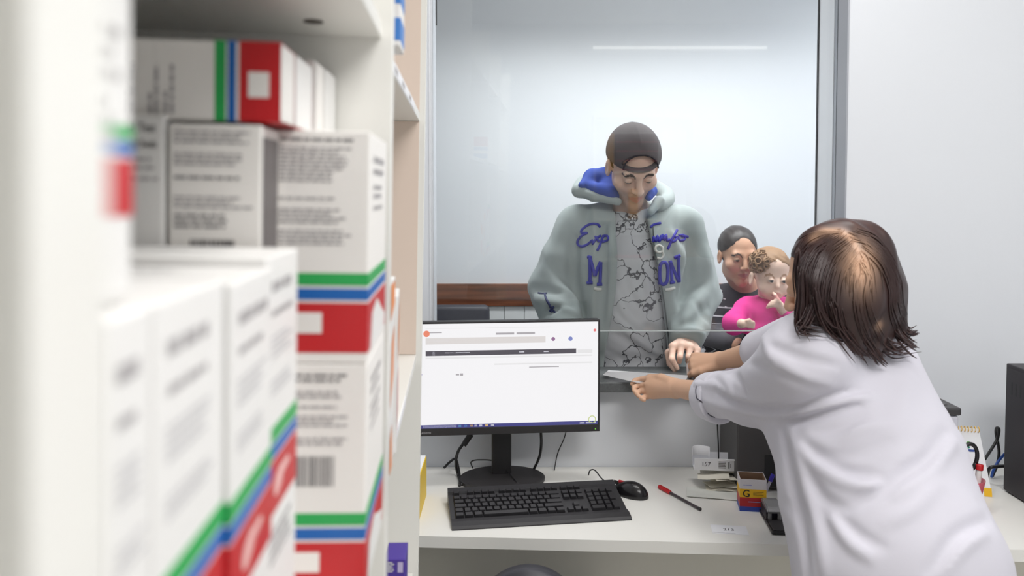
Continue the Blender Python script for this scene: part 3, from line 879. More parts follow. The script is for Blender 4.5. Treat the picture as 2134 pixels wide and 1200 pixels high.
# cables hanging behind the monitor
def cable(name, lab, pts, r, m=M_black, cat='cable', group=None):
    o = tube(name, pts, r, m); tag(o, lab, cat, group)
    return o
cable('display_cable', 'black display cable with a thick plug hanging below the left of the monitor',
      [P(980, 890, 2.30), P(972, 915, 2.30), P(955, 940, 2.29), P(950, 965, 2.28), PZ(955, 990, Z_DESK + .006), PZ(962, 1010, Z_DESK + .004)][::1], 0.0042)
tube('plug', [P(982, 905, 2.30), P(973, 917, 2.30), P(966, 928, 2.295)], np.array([.008, .0085, .0085, .008] + [.0085] * 9 + [.008] * 4)[:17], M_black, bpy.data.objects['display_cable'])
cable('power_cable', 'black cable end curling at the left edge of the desk below the monitor',
      [PZ(926, 974, Z_DESK + .03), PZ(938, 962, Z_DESK + .035), PZ(950, 957, Z_DESK + .03), PZ(957, 985, Z_DESK + .006), PZ(958, 1012, Z_DESK + .004)], 0.0036)
cable('video_cable', 'black cable dropping behind the right side of the monitor foot',
      [P(1127, 895, 2.30), P(1128, 925, 2.31), P(1124, 952, 2.32), P(1112, 978, 2.33), PZ(1106, 984, Z_DESK + .004)], 0.004)
cable('keyboard_cable', 'thin black keyboard cable looping over the monitor foot',
      [PZ(985, 975, Z_DESK + .022), PZ(982, 962, Z_DESK + .03), PZ(1000, 958, Z_DESK + .035), PZ(1035, 962, Z_DESK + .03), PZ(1060, 985, Z_DESK + .022), PZ(1080, 1008, Z_DESK + .012)], 0.0019)
cable('wall_cable', 'thin grey cable hanging against the wall right of the monitor',
      [P(1182, 890, 2.37), P(1175, 915, 2.372), P(1162, 945, 2.374), PZ(1155, 980, Z_DESK + .003)], 0.0016, M_dark)
cable('mouse_cable', 'thin black mouse cable arching up behind the keyboard',
      [PZ(1226, 990, Z_DESK + .02), PZ(1230, 980, Z_DESK + .035), PZ(1240, 980, Z_DESK + .038), PZ(1255, 998, Z_DESK + .02), PZ(1275, 1012, Z_DESK + .004), PZ(1290, 1018, Z_DESK + .006)], 0.0018)

# ------------------------------------------------------------------ keyboard (numeric keypad, wrist rest)
p0, p1 = PZ(942, 1106, Z_DESK), PZ(1317, 1084, Z_DESK)
ka = math.atan2(p1[1] - p0[1], p1[0] - p0[0])
KW = float(np.linalg.norm(p1 - p0)); KD = 0.178
kb = tag(empty('keyboard', (p0[0], p0[1], Z_DESK), ka), 'black full size keyboard with wrist rest in front of the monitor', 'keyboard')
M_key = mat('key_plastic', (36, 35, 38), 0.38)
M_kbody = mat('keyboard_body', (40, 39, 42), 0.45, bump=.05, bscale=900)
def kz(y): return 0.012 + 0.024 * (y - 0.04) / (KD - 0.04) if y > 0.04 else 0.012
bm = bmesh.new()
prof = [(0.0, 0.0), (0.0, 0.003), (0.006, 0.008), (0.024, 0.0125), (0.04, 0.0125), (0.042, 0.010), (KD - 0.022, kz(KD - .022) - 0.002), (KD - 0.02, kz(KD - .02) + 0.004), (KD, kz(KD) + 0.004), (KD, 0.004), (KD - .004, 0.0)]
bm_prism(bm, prof, 0, KW, axis='x')
bmesh.ops.recalc_face_normals(bm, faces=bm.faces[:])
from_bm('body', bm, M_kbody, kb)
U = (KW - 0.024) / 22.9
key_cache = {}
def key(ux, row, w=1.0, hh=1.0):
    x = 0.012 + ux * U; y = 0.046 + row * 0.0193
    kk = (round(w, 2), hh)
    if kk not in key_cache:
        bm = bmesh.new()
        wx, wy = w * U - 0.0012, hh * 0.0193 - 0.0014
        b0 = [(0, 0), (wx, 0), (wx, wy), (0, wy)]; i = 0.0022
        t0 = [(i, i * .7), (wx - i, i * .7), (wx - i, wy - i * 1.3), (i, wy - i * 1.3)]
        v0 = [bm.verts.new((a, b, 0)) for a, b in b0]; v1 = [bm.verts.new((a, b, 0.0072)) for a, b in t0]
        bm.faces.new(v1)
        for q in range(4): bm.faces.new((v0[q], v0[(q + 1) % 4], v1[(q + 1) % 4], v1[q]))
        o = from_bm('key', bm, M_key, kb); key_cache[kk] = o.data
    else:
        o = bpy.data.objects.new('key', key_cache[kk]); COL.objects.link(o); o.parent = kb
    o.location = (x, y, kz(y) - 0.0022); o.rotation_euler = (math.atan(0.024 / (KD - .04)), 0, 0)
# rows from the front
x = 0
for w in (1.25, 1.25, 1.25, 6.25, 1.25, 1.25, 1.25, 1.25): key(x, 0, w); x += w
x = 0
for w in (1.25,) + (1,) * 11 + (2.75,): key(x, 1, w); x += w
x = 0
for w in (1.75,) + (1,) * 11 + (2.25,): key(x, 2, w); x += w
x = 0
for w in (1.5,) + (1,) * 12 + (1.5,): key(x, 3, w); x += w
x = 0
for w in (1,) * 13 + (2,): key(x, 4, w); x += w
key(0, 5.35)
for g0 in (2, 6.5, 11):
    for i in range(4): key(g0 + i, 5.35)
for i in range(3):
    key(15.3 + i, 0); key(15.3 + i, 3); key(15.3 + i, 4); key(15.3 + i, 5.35)
key(16.3, 1)
for r_ in (1, 2, 3):
    for i in range(3): key(18.7 + i, r_)
for i in range(4): key(18.7 + i, 4)
key(18.7, 0, 2); key(20.7, 0); key(21.7, 0, 1, 2); key(21.7, 2, 1, 2)

# ------------------------------------------------------------------ mouse
pm = PZ(1314, 1034, Z_DESK)
ms = tag(empty('mouse', (pm[0], pm[1] + 0.01, Z_DESK), math.radians(52)), 'black computer mouse right of the keyboard', 'mouse')
bm = bmesh.new(); bmesh.ops.create_uvsphere(bm, u_segments=28, v_segments=18, radius=1)
for v in bm.verts:
    x_, y_, z_ = v.co
    v.co = Vector((x_ * (0.029 - 0.003 * y_), y_ * 0.054, max(z_, -0.12) * 0.034 * (1 - 0.18 * y_ - .1 * y_ * y_) + 0.0042))
from_bm('shell', bm, mat('mouse_black', (24, 23, 25), .25), ms, True)
box('wheel', -0.0035, 0.0035, 0.018, 0.036, 0.026, 0.0345, mat('wheel_red', (180, 40, 48), .4), ms, 0.003)
box('button_gap', -0.0006, 0.0006, 0.002, 0.05, 0.02, 0.0305, M_dark, ms)

# ------------------------------------------------------------------ pen, cards, slips, carton, hole punch
a, b = PZ(1374, 1014, Z_DESK + .005), PZ(1460, 1061, Z_DESK + .005)
a, b = np.array(a), np.array(b); dv = (b - a) / np.linalg.norm(b - a)
pen = tag(empty('pen', tuple(a)), 'red-capped clear pen lying on the desk right of the mouse', 'pen')
tube('barrel', [dv * .045, dv * .10, dv * (np.linalg.norm(b - a) - .008)], 0.0036, mat('pen_dark', (70, 62, 66), .3), pen)
tube('cap', [dv * 0, dv * .02, dv * .05], 0.0056, M_red, pen)
tube('end_plug', [dv * (np.linalg.norm(b - a) - .009), dv * np.linalg.norm(b - a)], 0.0042, M_dark, pen)
tube('clip', [dv * .004 + [0, 0, .0062], dv * .048 + [0, 0, .0062]], 0.0012, M_red, pen)
def card_on_desk(name, lab, px_, py_, w, d, rot, cat, s=None, size=.02):
    p = PZ(px_, py_, Z_DESK)
    t = tag(empty(name, (p[0], p[1], Z_DESK), rot), lab, cat)
    box('sheet', -w / 2, w / 2, -d / 2, d / 2, 0.0002, 0.0008, M_paper, t)
    if s: text('number', s, size, M_inkd, t, T((-w * .18, -size * .35, 0.0009)), 0.0001)
    return t
t = card_on_desk('queue_card', 'small white card with a written number near the desk edge', 1520, 1104, 0.085, 0.05, math.radians(-8), 'card', '213', 0.018)
box('crease', -0.042, 0.012, -0.0215, -0.021, 0.0009, 0.0013, M_ink2, t)

# pile of slips
rs = random.Random(11)
def slip(lab, px_, py_, z, w, d, rot, m, tilt=(0, 0), group='loose slips by the carton', curl=0.003, name='paper_slip'):
    p = PZ(px_, py_, Z_DESK)
    bm = bmesh.new(); bmesh.ops.create_grid(bm, x_segments=6, y_segments=5, size=.5)
    ph = rs.random() * 6
    for v in bm.verts:
        x_, y_ = v.co.x, v.co.y
        v.co = Vector((x_ * w, y_ * d, curl * (1 + math.sin(x_ * 5 + ph) * .6 + math.cos(y_ * 6 + ph) * .4) + tilt[0] * x_ * w + tilt[1] * y_ * d))
    bmesh.ops.solidify(bm, geom=bm.faces[:], thickness=0.0007)
    o = from_bm(name, bm, m); o.location = (p[0], p[1], Z_DESK + z); o.rotation_euler = (0, 0, rot)
    return tag(o, lab, 'paper', group)
M_slip = mat('cream_paper', (222, 218, 204), .7); M_slip2 = mat('pale_plastic', (226, 228, 222), .3)
slip('pale plastic sleeve lying flat under the heap of slips', 1490, 1030, 0.0015, 0.15, 0.075, -.2, M_slip2, curl=.0012, group=None, name='plastic_sleeve')
for i in range(9):
    slip('crumpled cream paper slip in the heap left of the small carton', 1500 + rs.uniform(-16, 18), 1012 + rs.uniform(-6, 8), 0.003 + i * 0.0042, 0.085, 0.05, rs.uniform(-.6, .4), M_slip, (rs.uniform(-.1, .1), rs.uniform(-.1, .12)), curl=.0022)
p = PZ(1496, 1008, Z_DESK)
tr = tag(empty('label_box', (p[0] - .004, p[1] + 0.0, Z_DESK + 0.046), math.radians(-6)), 'open white paper box printed with black marks on top of the heap of slips', 'box')
box('front_panel', -0.064, 0.05, -0.022, -0.0205, 0.0, 0.032, M_paper, tr, M=None)
box('base_panel', -0.064, 0.05, -0.022, 0.03, -0.001, 0.0, M_paper, tr)
box('rear_panel', -0.03, 0.036, 0.03, 0.0315, 0.0, 0.036, M_paper, tr, M=Matrix.Rotation(math.radians(-4), 4, 'X'))
text('number', '157', 0.017, M_inkd, tr, T((-0.045, -0.0224, 0.011)) @ Matrix.Rotation(math.radians(90), 4, 'X'), 0.0001)
bm = bmesh.new(); r2 = random.Random(4)
for q in range(5): bm_box(bm, 0.002, 0.022 - .004 * r2.random(), -0.0224, -0.022, 0.006 + q * .0042, 0.0085 + q * .0042)
bm_box(bm, 0.028, 0.032, -0.0224, -0.022, 0.006, 0.024); bm_box(bm, 0.034, 0.036, -0.0224, -0.022, 0.008, 0.02)
from_bm('printed_block', bm, M_ink, tr)
bm = bmesh.new(); n = 18
for i in range(n):
    a0, a1 = math.pi * (0.15 + .9 * i / n), math.pi * (0.15 + .9 * (i + 1) / n)
    q = [(-0.040 + .026 * math.cos(a_), 0.012 + .012 * math.sin(a_)) for a_ in (a0, a1)]
    vs = [bm.verts.new((q[0][0], q[0][1], 0.0)), bm.verts.new((q[1][0], q[1][1], 0.0)), bm.verts.new((q[1][0], q[1][1], 0.056 - .006 * abs(i / n - .5))), bm.verts.new((q[0][0], q[0][1], 0.056 - .006 * abs(i / n - .5)))]
    bm.faces.new(vs)
bmesh.ops.remove_doubles(bm, verts=bm.verts, dist=1e-5); bmesh.ops.solidify(bm, geom=bm.faces[:], thickness=0.0008)
from_bm('curled_label', bm, M_paper, tr, True)
box('bright_flap', 0.02, 0.05, -0.03, -0.021, 0.031, 0.0322, M_paper, tr)

q0, q1 = P(1497, 985, 2.262), P(1494, 862, 2.262)
sp = tag(empty('bill_spike', (q0[0], q0[1], Z_DESK)), 'thin black bill spike standing in the heap of slips', 'bill spike')
tube('rod', [(0, 0, .004), (0, 0, .08), tuple(q1 - np.array([q0[0], q0[1], Z_DESK]))], .0019, M_black, sp, 8)
bm = bmesh.new(); bm_lathe(bm, [(.022, 0), (.022, .002), (.004, .005)], 20); from_bm('base', bm, M_black, sp)

# little medicine carton standing open, with a capital G
p = PZ(1573, 1066, Z_DESK)
gb = tag(empty('open_carton', (p[0], p[1] + 0.03, Z_DESK), math.radians(-9)), 'small open carton banded white, yellow, red and blue with a big G', 'box')
W2, D2, H2 = 0.066, 0.06, 0.083
M_yel = mat('carton_yellow', (238, 186, 28), .45); M_bl2 = mat('carton_deep_blue', (44, 70, 168), .45); M_rd2 = mat('carton_deep_red', (186, 36, 44), .45); M_gw = mat('carton_white_g', (216, 212, 216), .5)
def ring(name, z0, z1, m, e=0.0):
    bm = bmesh.new(); th = 0.0012
    for x0, x1, y0, y1 in ((-W2 / 2 - e, W2 / 2 + e, -D2 / 2 - e, -D2 / 2 + th), (-W2 / 2 - e, W2 / 2 + e, D2 / 2 - th, D2 / 2 + e), (-W2 / 2 - e, -W2 / 2 + th, -D2 / 2 + th, D2 / 2 - th), (W2 / 2 - th, W2 / 2 + e, -D2 / 2 + th, D2 / 2 - th)):
        bm_box(bm, x0, x1, y0, y1, z0, z1)
    return from_bm(name, bm, m, gb)
ring('blue_band', 0.0, 0.0125, M_bl2); ring('red_band', 0.0125, 0.036, M_rd2); ring('yellow_band', 0.036, 0.058, M_yel); ring('white_band', 0.058, H2, M_gw)
box('lining', -W2 / 2 + .0013, W2 / 2 - .0013, -D2 / 2 + .0013, D2 / 2 - .0013, 0.0, 0.012, mat('carton_inside', (150, 122, 98), .7), gb)
box('liner_back', -W2 / 2 + .0013, W2 / 2 - .0013, D2 / 2 - .0018, D2 / 2 - .0013, 0.012, H2 - .001, MATS['carton_inside'], gb)
for s in (-1, 1): box('liner_side', s * (W2 / 2 - .0018) - .0003, s * (W2 / 2 - .0018) + .0003, -D2 / 2 + .0013, D2 / 2 - .0018, 0.012, H2 - .001, MATS['carton_inside'], gb)
text('letter', 'G', 0.026, M_inkd, gb, T((-W2 / 2 + .006, -D2 / 2 - .0004, .0375)) @ Matrix.Rotation(math.radians(90), 4, 'X'), 0.0002)
text('letter_print', 'G', 0.0262, M_inkd, gb, T((-W2 / 2 + .0066, -D2 / 2 - .0004, .0375)) @ Matrix.Rotation(math.radians(90), 4, 'X'), 0.0002)
bm = bmesh.new()
for z_, x0, x1 in ((0.05, .0, .026), (0.0465, 0, .022), (0.043, 0, .026)): bm_box(bm, x0, x1, -D2 / 2 - .0004, -D2 / 2, z_, z_ + .0016)
from_bm('fine_print', bm, mat('print_olive', (150, 116, 30), .6), gb)
bm = bmesh.new()
for z_, x0, x1 in ((0.024, -.012, .018), (0.067, -.026, -.004)): bm_box(bm, x0, x1, -D2 / 2 - .0004, -D2 / 2, z_, z_ + .0018)
from_bm('fine_print', bm, mat('print_lilac', (150, 150, 200), .6), gb)
# blue pen standing behind it
bp = tag(empty('blue_pen', tuple(PZ(1590, 1040, Z_DESK + .004))), 'blue pen leaning behind the small open carton', 'pen')
q0 = np.array(bp.location); q1 = P(1611, 988, 2.12)
tube('barrel', [(0, 0, .004), (q1 - q0) * .6, (q1 - q0) * .8], 0.004, mat('pen_clear', (180, 180, 195), .3), bp)
tube('cap', [(q1 - q0) * .72, (q1 - q0) * .9, (q1 - q0)], 0.0056, mat('cap_blue', (56, 44, 168), .35), bp)
# hole punch
p = PZ(1626, 1116, Z_DESK); pr = PZ(1602, 1070, Z_DESK)
hp = tag(empty('hole_punch', (p[0] + .004, p[1], Z_DESK), math.radians(-5)), 'black and grey desk hole punch beside the white coat', 'hole punch')
L_ = float(np.linalg.norm(p - pr)) + .012
box('base', -0.023, 0.023, 0.0, L_, 0.0, 0.009, M_black, hp, 0.003)
box('chip_tray', -0.019, 0.019, 0.004, L_ * .45, 0.009, 0.012, M_dark, hp, 0.001)
M_gm = mat('grey_metal', (150, 150, 152), .35, .4)
bm = bmesh.new(); bm_prism(bm, [(L_ * .42, .030), (L_ * .5, .040), (L_ * .8, .043), (L_ * .98, .038), (L_ * .98, .033), (L_ * .75, .024), (L_ * .5, .024)], -0.020, 0.020, axis='x')
bmesh.ops.bevel(bm, geom=bm.edges[:], offset=.003, segments=2, affect='EDGES'); from_bm('lever', bm, M_gm, hp)
for s in (-1, 1):
    bm = bmesh.new(); bm_lathe(bm, [(.005, .009), (.005, .027)], 14, c=(s * .012, L_ * .52)); from_bm('punch_pin', bm, M_gm, hp)
    box('bracket', s * .02 - .0015, s * .02 + .0015, L_ * .5, L_ * .9, .008, .030, M_dark, hp)

# ------------------------------------------------------------------ yellow folder by the shelf
yf = tag(empty('yellow_folder', (-0.253, 2.03, Z_DESK)), 'yellow folder standing on the desk behind the white shelf end', 'folder')
zt_ = 1.55 - (972 - 400) / F_PX * 2.1 - Z_DESK
box('cover', -0.012, 0.0215, -0.04, 0.13, 0.0, zt_, mat('folder_yellow', (236, 200, 60), .5), yf, .002)
box('pages', -0.010, 0.0195, -0.038, 0.131, 0.002, zt_ + .001, M_paper, yf)

# ------------------------------------------------------------------ computer towers
M_pc = mat('tower_grey', (78, 76, 76), .5); M_pcd = mat('tower_black', (44, 40, 44), .45)
x0 = P(1536, 930, 2.19)[0]
pcs = tag(empty('computer_tower', (x0 + .085, 2.24, Z_DESK)), 'dark grey computer tower on the desk behind the woman in the white coat', 'computer')
box('case', -0.085, 0.085, -0.05, 0.13, 0.004, 0.23, M_pc, pcs, .003)
box('front_plate', -0.083, 0.083, -0.054, -0.05, 0.012, 0.225, M_pc, pcs, .0015)
box('vent_panel', -0.01, 0.078, -0.056, -0.054, 0.012, 0.10, M_black, pcs, .001)
for s in (-1, 1): box('rubber_foot', s * .07 - .01, s * .07 + .01, -.04, .12, 0, .004, M_black, pcs)
pR = PZ(2090, 1022, Z_DESK)
pcr = tag(empty('computer_tower', (pR[0] + .09, 2.02, Z_DESK)), 'black computer tower standing at the right end of the desk', 'computer')
hR = 1.55 - 359 / F_PX * pR[1] - Z_DESK
box('case', -0.09, 0.09, -0.19, pR[1] - 2.02, 0.004, hR, M_pcd, pcr, .003)
box('front_plate', -0.088, 0.088, -0.198, -0.19, 0.01, hR - .004, M_black, pcr, .003)
box('side_panel', -0.0915, -0.09, -0.18, pR[1] - 2.02 - .006, 0.012, hR - .01, M_pcd, pcr, .0004)
for k in range(7): box('vent_slot', -0.0918, -0.0914, 0.03 + k * .018, 0.036 + k * .018, hR - .08, hR - .045, M_black, pcr)
for s in (-1, 1): box('rubber_foot', s * .07 - .01, s * .07 + .01, -.17, .17, 0, .004, M_black, pcr)
# cables behind the black tower
cable('tower_cable', 'black cable looping out behind the black tower at the right',
      [P(2052, 957, 2.25), P(2066, 936, 2.27), P(2078, 915, 2.28), P(2082, 895, 2.28), P(2077, 892, 2.29), P(2076, 904, 2.3), P(2082, 940, 2.3), P(2078, 968, 2.3), PZ(2068, 992, Z_DESK + .005)], .0042)
cable('blue_cable', 'blue network cable behind the black tower at the right', [P(2094, 945, 2.29), P(2080, 962, 2.29), P(2070, 980, 2.28), PZ(2066, 994, Z_DESK + .004)], .0036, mat('cable_blue', (40, 84, 170), .4))
cable('plug_cable', 'thick black plug lead reaching from the black tower to the desk calendar', [P(2092, 971, 2.225), P(2078, 972, 2.225), P(2062, 976, 2.225), PZ(2056, 1000, Z_DESK + .006)], .0048)
# ------------------------------------------------------------------ printer
prx = P(2005, 850, 2.06)
prn = tag(empty('printer', (prx[0] - .19, 2.06, Z_DESK)), 'white desktop printer with a dark grey lid half hidden by the white coat', 'printer')
hP = prx[2] - Z_DESK
box('body', -.19, .186, .004, .262, 0, hP - .022, mat('printer_white', (206, 206, 216), .45), prn, .006)
box('lid', -.192, .19, 0, .265, hP - .021, hP, mat('printer_lid', (62, 60, 62), .4), prn, .005)
box('lid_inset', -.17, .168, .03, .245, hP, hP + .0015, mat('lid_grey', (96, 94, 96), .4), prn)
text('model_mark', 'hp', .016, M_dark, prn, T((.13, .0032, hP - .052)) @ Matrix.Rotation(math.radians(90), 4, 'X'), .0003)
box('control_strip', .105, .15, .002, .0045, hP - .044, hP - .040, M_ink2, prn)
box('paper_slot', -.15, .12, .001, .006, .06, .075, M_dark, prn)
# ------------------------------------------------------------------ calendar, cup, marker, scissors
pcal = PZ(2034, 1034, Z_DESK)
cal = tag(empty('desk_calendar', (pcal[0], pcal[1], Z_DESK), math.radians(-14)), 'white spiral desk calendar leaning by the printer, green month name', 'calendar')
hc = .178
LT = Matrix.Rotation(math.radians(-17), 4, 'X')
bm = bmesh.new(); bm_prism(bm, [(-.055, 0), (.04, 0), (.018, hc), (-.055, hc)], -.0008, .0008, M=LT, axis='y'); from_bm('front_sheet', bm, M_paper, cal)
bm = bmesh.new(); bm_prism(bm, [(-.055, 0), (.04, 0), (.018, hc), (-.055, hc)], -.0008, .0008, M=T((0, .104, 0)) @ Matrix.Rotation(math.radians(17), 4, 'X'), axis='y'); from_bm('rear_sheet', bm, M_paper, cal)
for i in range(9):
    a_ = -.052 + i * .0085
    L = [Vector((a_, -.004 + .006 * math.cos(q), hc - .002 + .007 * math.sin(q))) for q in np.linspace(0, 2 * math.pi, 13)]
    tube('spiral_ring', [tuple(LT @ v) for v in L], .0011, mat('ring_yellow', (232, 190, 90), .4), cal, 6, 2)
Rx90 = Matrix.Rotation(math.radians(90), 4, 'X')
text('month', 'junho', .026, mat('month_green', (98, 160, 84), .5), cal, LT @ T((-.062, -.0012, hc - .047)) @ Rx90, .0002)
bm = bmesh.new(); bm_box(bm, -.055, .010, -.0014, -.0008, hc - .062, hc - .056, LT); from_bm('blue_line', bm, mat('line_blue', (50, 76, 150), .5), cal)
bm = bmesh.new()
for zq in (.09, .108): bm_box(bm, .008, .011, -.0014, -.0008, zq, zq + .004, LT)
from_bm('date_print', bm, M_ink2, cal)
bm = bmesh.new(); bm_box(bm, .020, .039, -.0016, -.0008, .0015, .024, LT); from_bm('yellow_corner', bm, M_yel, cal)
pcup = PZ(2036, 1062, Z_DESK)
cup = tag(empty('pen_cup', (pcup[0] - .016, pcup[1] + .01, Z_DESK)), 'translucent pink tapered pen cup beside the desk calendar', 'cup')
bm = bmesh.new(); prof = [(.022, 0), (.037, .078), (.0355, .078), (.021, .002)]
n = 32; rr = [[bm.verts.new((r_ * math.cos(2 * math.pi * i / n), r_ * math.sin(2 * math.pi * i / n), z_)) for i in range(n)] for r_, z_ in prof]
for A, B in zip(rr[:-1], rr[1:]):
    for i in range(n): bm.faces.new((A[i], A[(i + 1) % n], B[(i + 1) % n], B[i]))
bm.faces.new(rr[0][::-1]); bm.faces.new(rr[-1])
from_bm('wall', bm, mat('pink_plastic', (196, 96, 112), .25, alpha=.82), cup, True)
pk = cup.location
mk = tag(empty('marker', (pk.x + .014, pk.y - .002, Z_DESK + .004)), 'white marker with red cap standing in the pink cup', 'marker')
tube('barrel', [(0, 0, 0), (.006, 0, .06), (.010, 0, .100)], .0075, M_white, mk); tube('cap', [(.010, 0, .098), (.011, 0, .112)], .0092, M_red, mk)
sc_ = tag(empty('scissors', (pk.x - .014, pk.y + .006, Z_DESK + .004)), 'scissors with black and green loop handle standing in the pink cup', 'scissors')
cen = np.array(P(2017, 955, pk.y + .006)) - np.array(sc_.location)
lp = [cen + np.array([.026 * math.cos(q) * .8 + .012 * math.sin(q), 0, -.012 * math.cos(q) + .036 * math.sin(q)]) for q in np.linspace(0, 2 * math.pi, 17)]
tube('handle_loop', lp, .0052, M_black, sc_, 8, 3)
tube('green_grip', [l * .80 + cen * .20 for l in lp[5:13]], .0034, mat('grip_green', (40, 140, 112), .4), sc_, 8, 3)
tube('handle_loop', [l + np.array([-.030, .004, .004]) for l in lp], .0052, M_black, sc_, 8, 3)
tube('blade', [cen + [0.004, 0, -.036], (0.002, 0, .04), (0, 0, 0.0)], .004, M_chrome, sc_, 6)
# ------------------------------------------------------------------ supply shelf on the back wall (seen mirrored in the hatch glass)
YB2 = -2.12
bs = tag(empty('supply_shelf', (1.15, -2.26, 0)), 'white supply shelf against the back wall, seen only as a reflection in the glass', 'shelf')
for z in (0.3, 0.95, 1.30, 1.715, 2.2): box('shelf_board', -.42, .42, -.13, .13, z, z + .018, M_lam, bs)
for x in (-.44, .42): box('upright', x, x + .02, -.13, .13, 0, 2.22, M_lam, bs)
M_plum = mat('carton_plum', (44, 30, 50), .5); M_mag = mat('carton_magenta', (205, 50, 96), .5); M_amb = mat('carton_amber', (246, 178, 40), .5); M_sky = mat('carton_pale_blue', (150, 180, 220), .5)
def back_box(name, lab, grp, x, z, w, h, m, stripe=None, d=.12):
    t = tag(empty(name, (x, YB2 - .07, z + .0006)), lab, 'box', grp)
    box('carton', -w / 2, w / 2, -d / 2, d / 2, 0, h, m, t, .001)
    if stripe: box('stripe', -w / 2, w / 2, d / 2, d / 2 + .0006, h * .04, h * .16, stripe, t)
cols_ = ((.975, .145), (1.16, .215))
for r_ in range(4):
    for x, w in cols_:
        back_box('plum_box', 'dark plum box with a magenta stripe mirrored in the glass over the cap', 'plum boxes on the supply shelf', x, 1.733 + r_ * .0805, w, .079, M_plum, M_mag)
for r_ in range(2):
    back_box('amber_box', 'amber yellow box at the left of the plum boxes, mirrored in the glass', 'amber boxes on the supply shelf', .855, 1.733 + r_ * .163, .062, .16, M_amb)
back_box('amber_box', 'tall amber box on the middle supply shelf, mirrored over the collar', None, 1.06, 1.3186, .075, .26, M_amb)
back_box('blue_box', 'pale blue box beside the tall amber one on the middle supply shelf', None, 1.20, 1.3186, .13, .13, M_sky)
back_box('plum_box', 'wide plum box on the lower supply shelf of the back wall', None, 1.05, .9686, .3, .2, M_plum, M_mag)
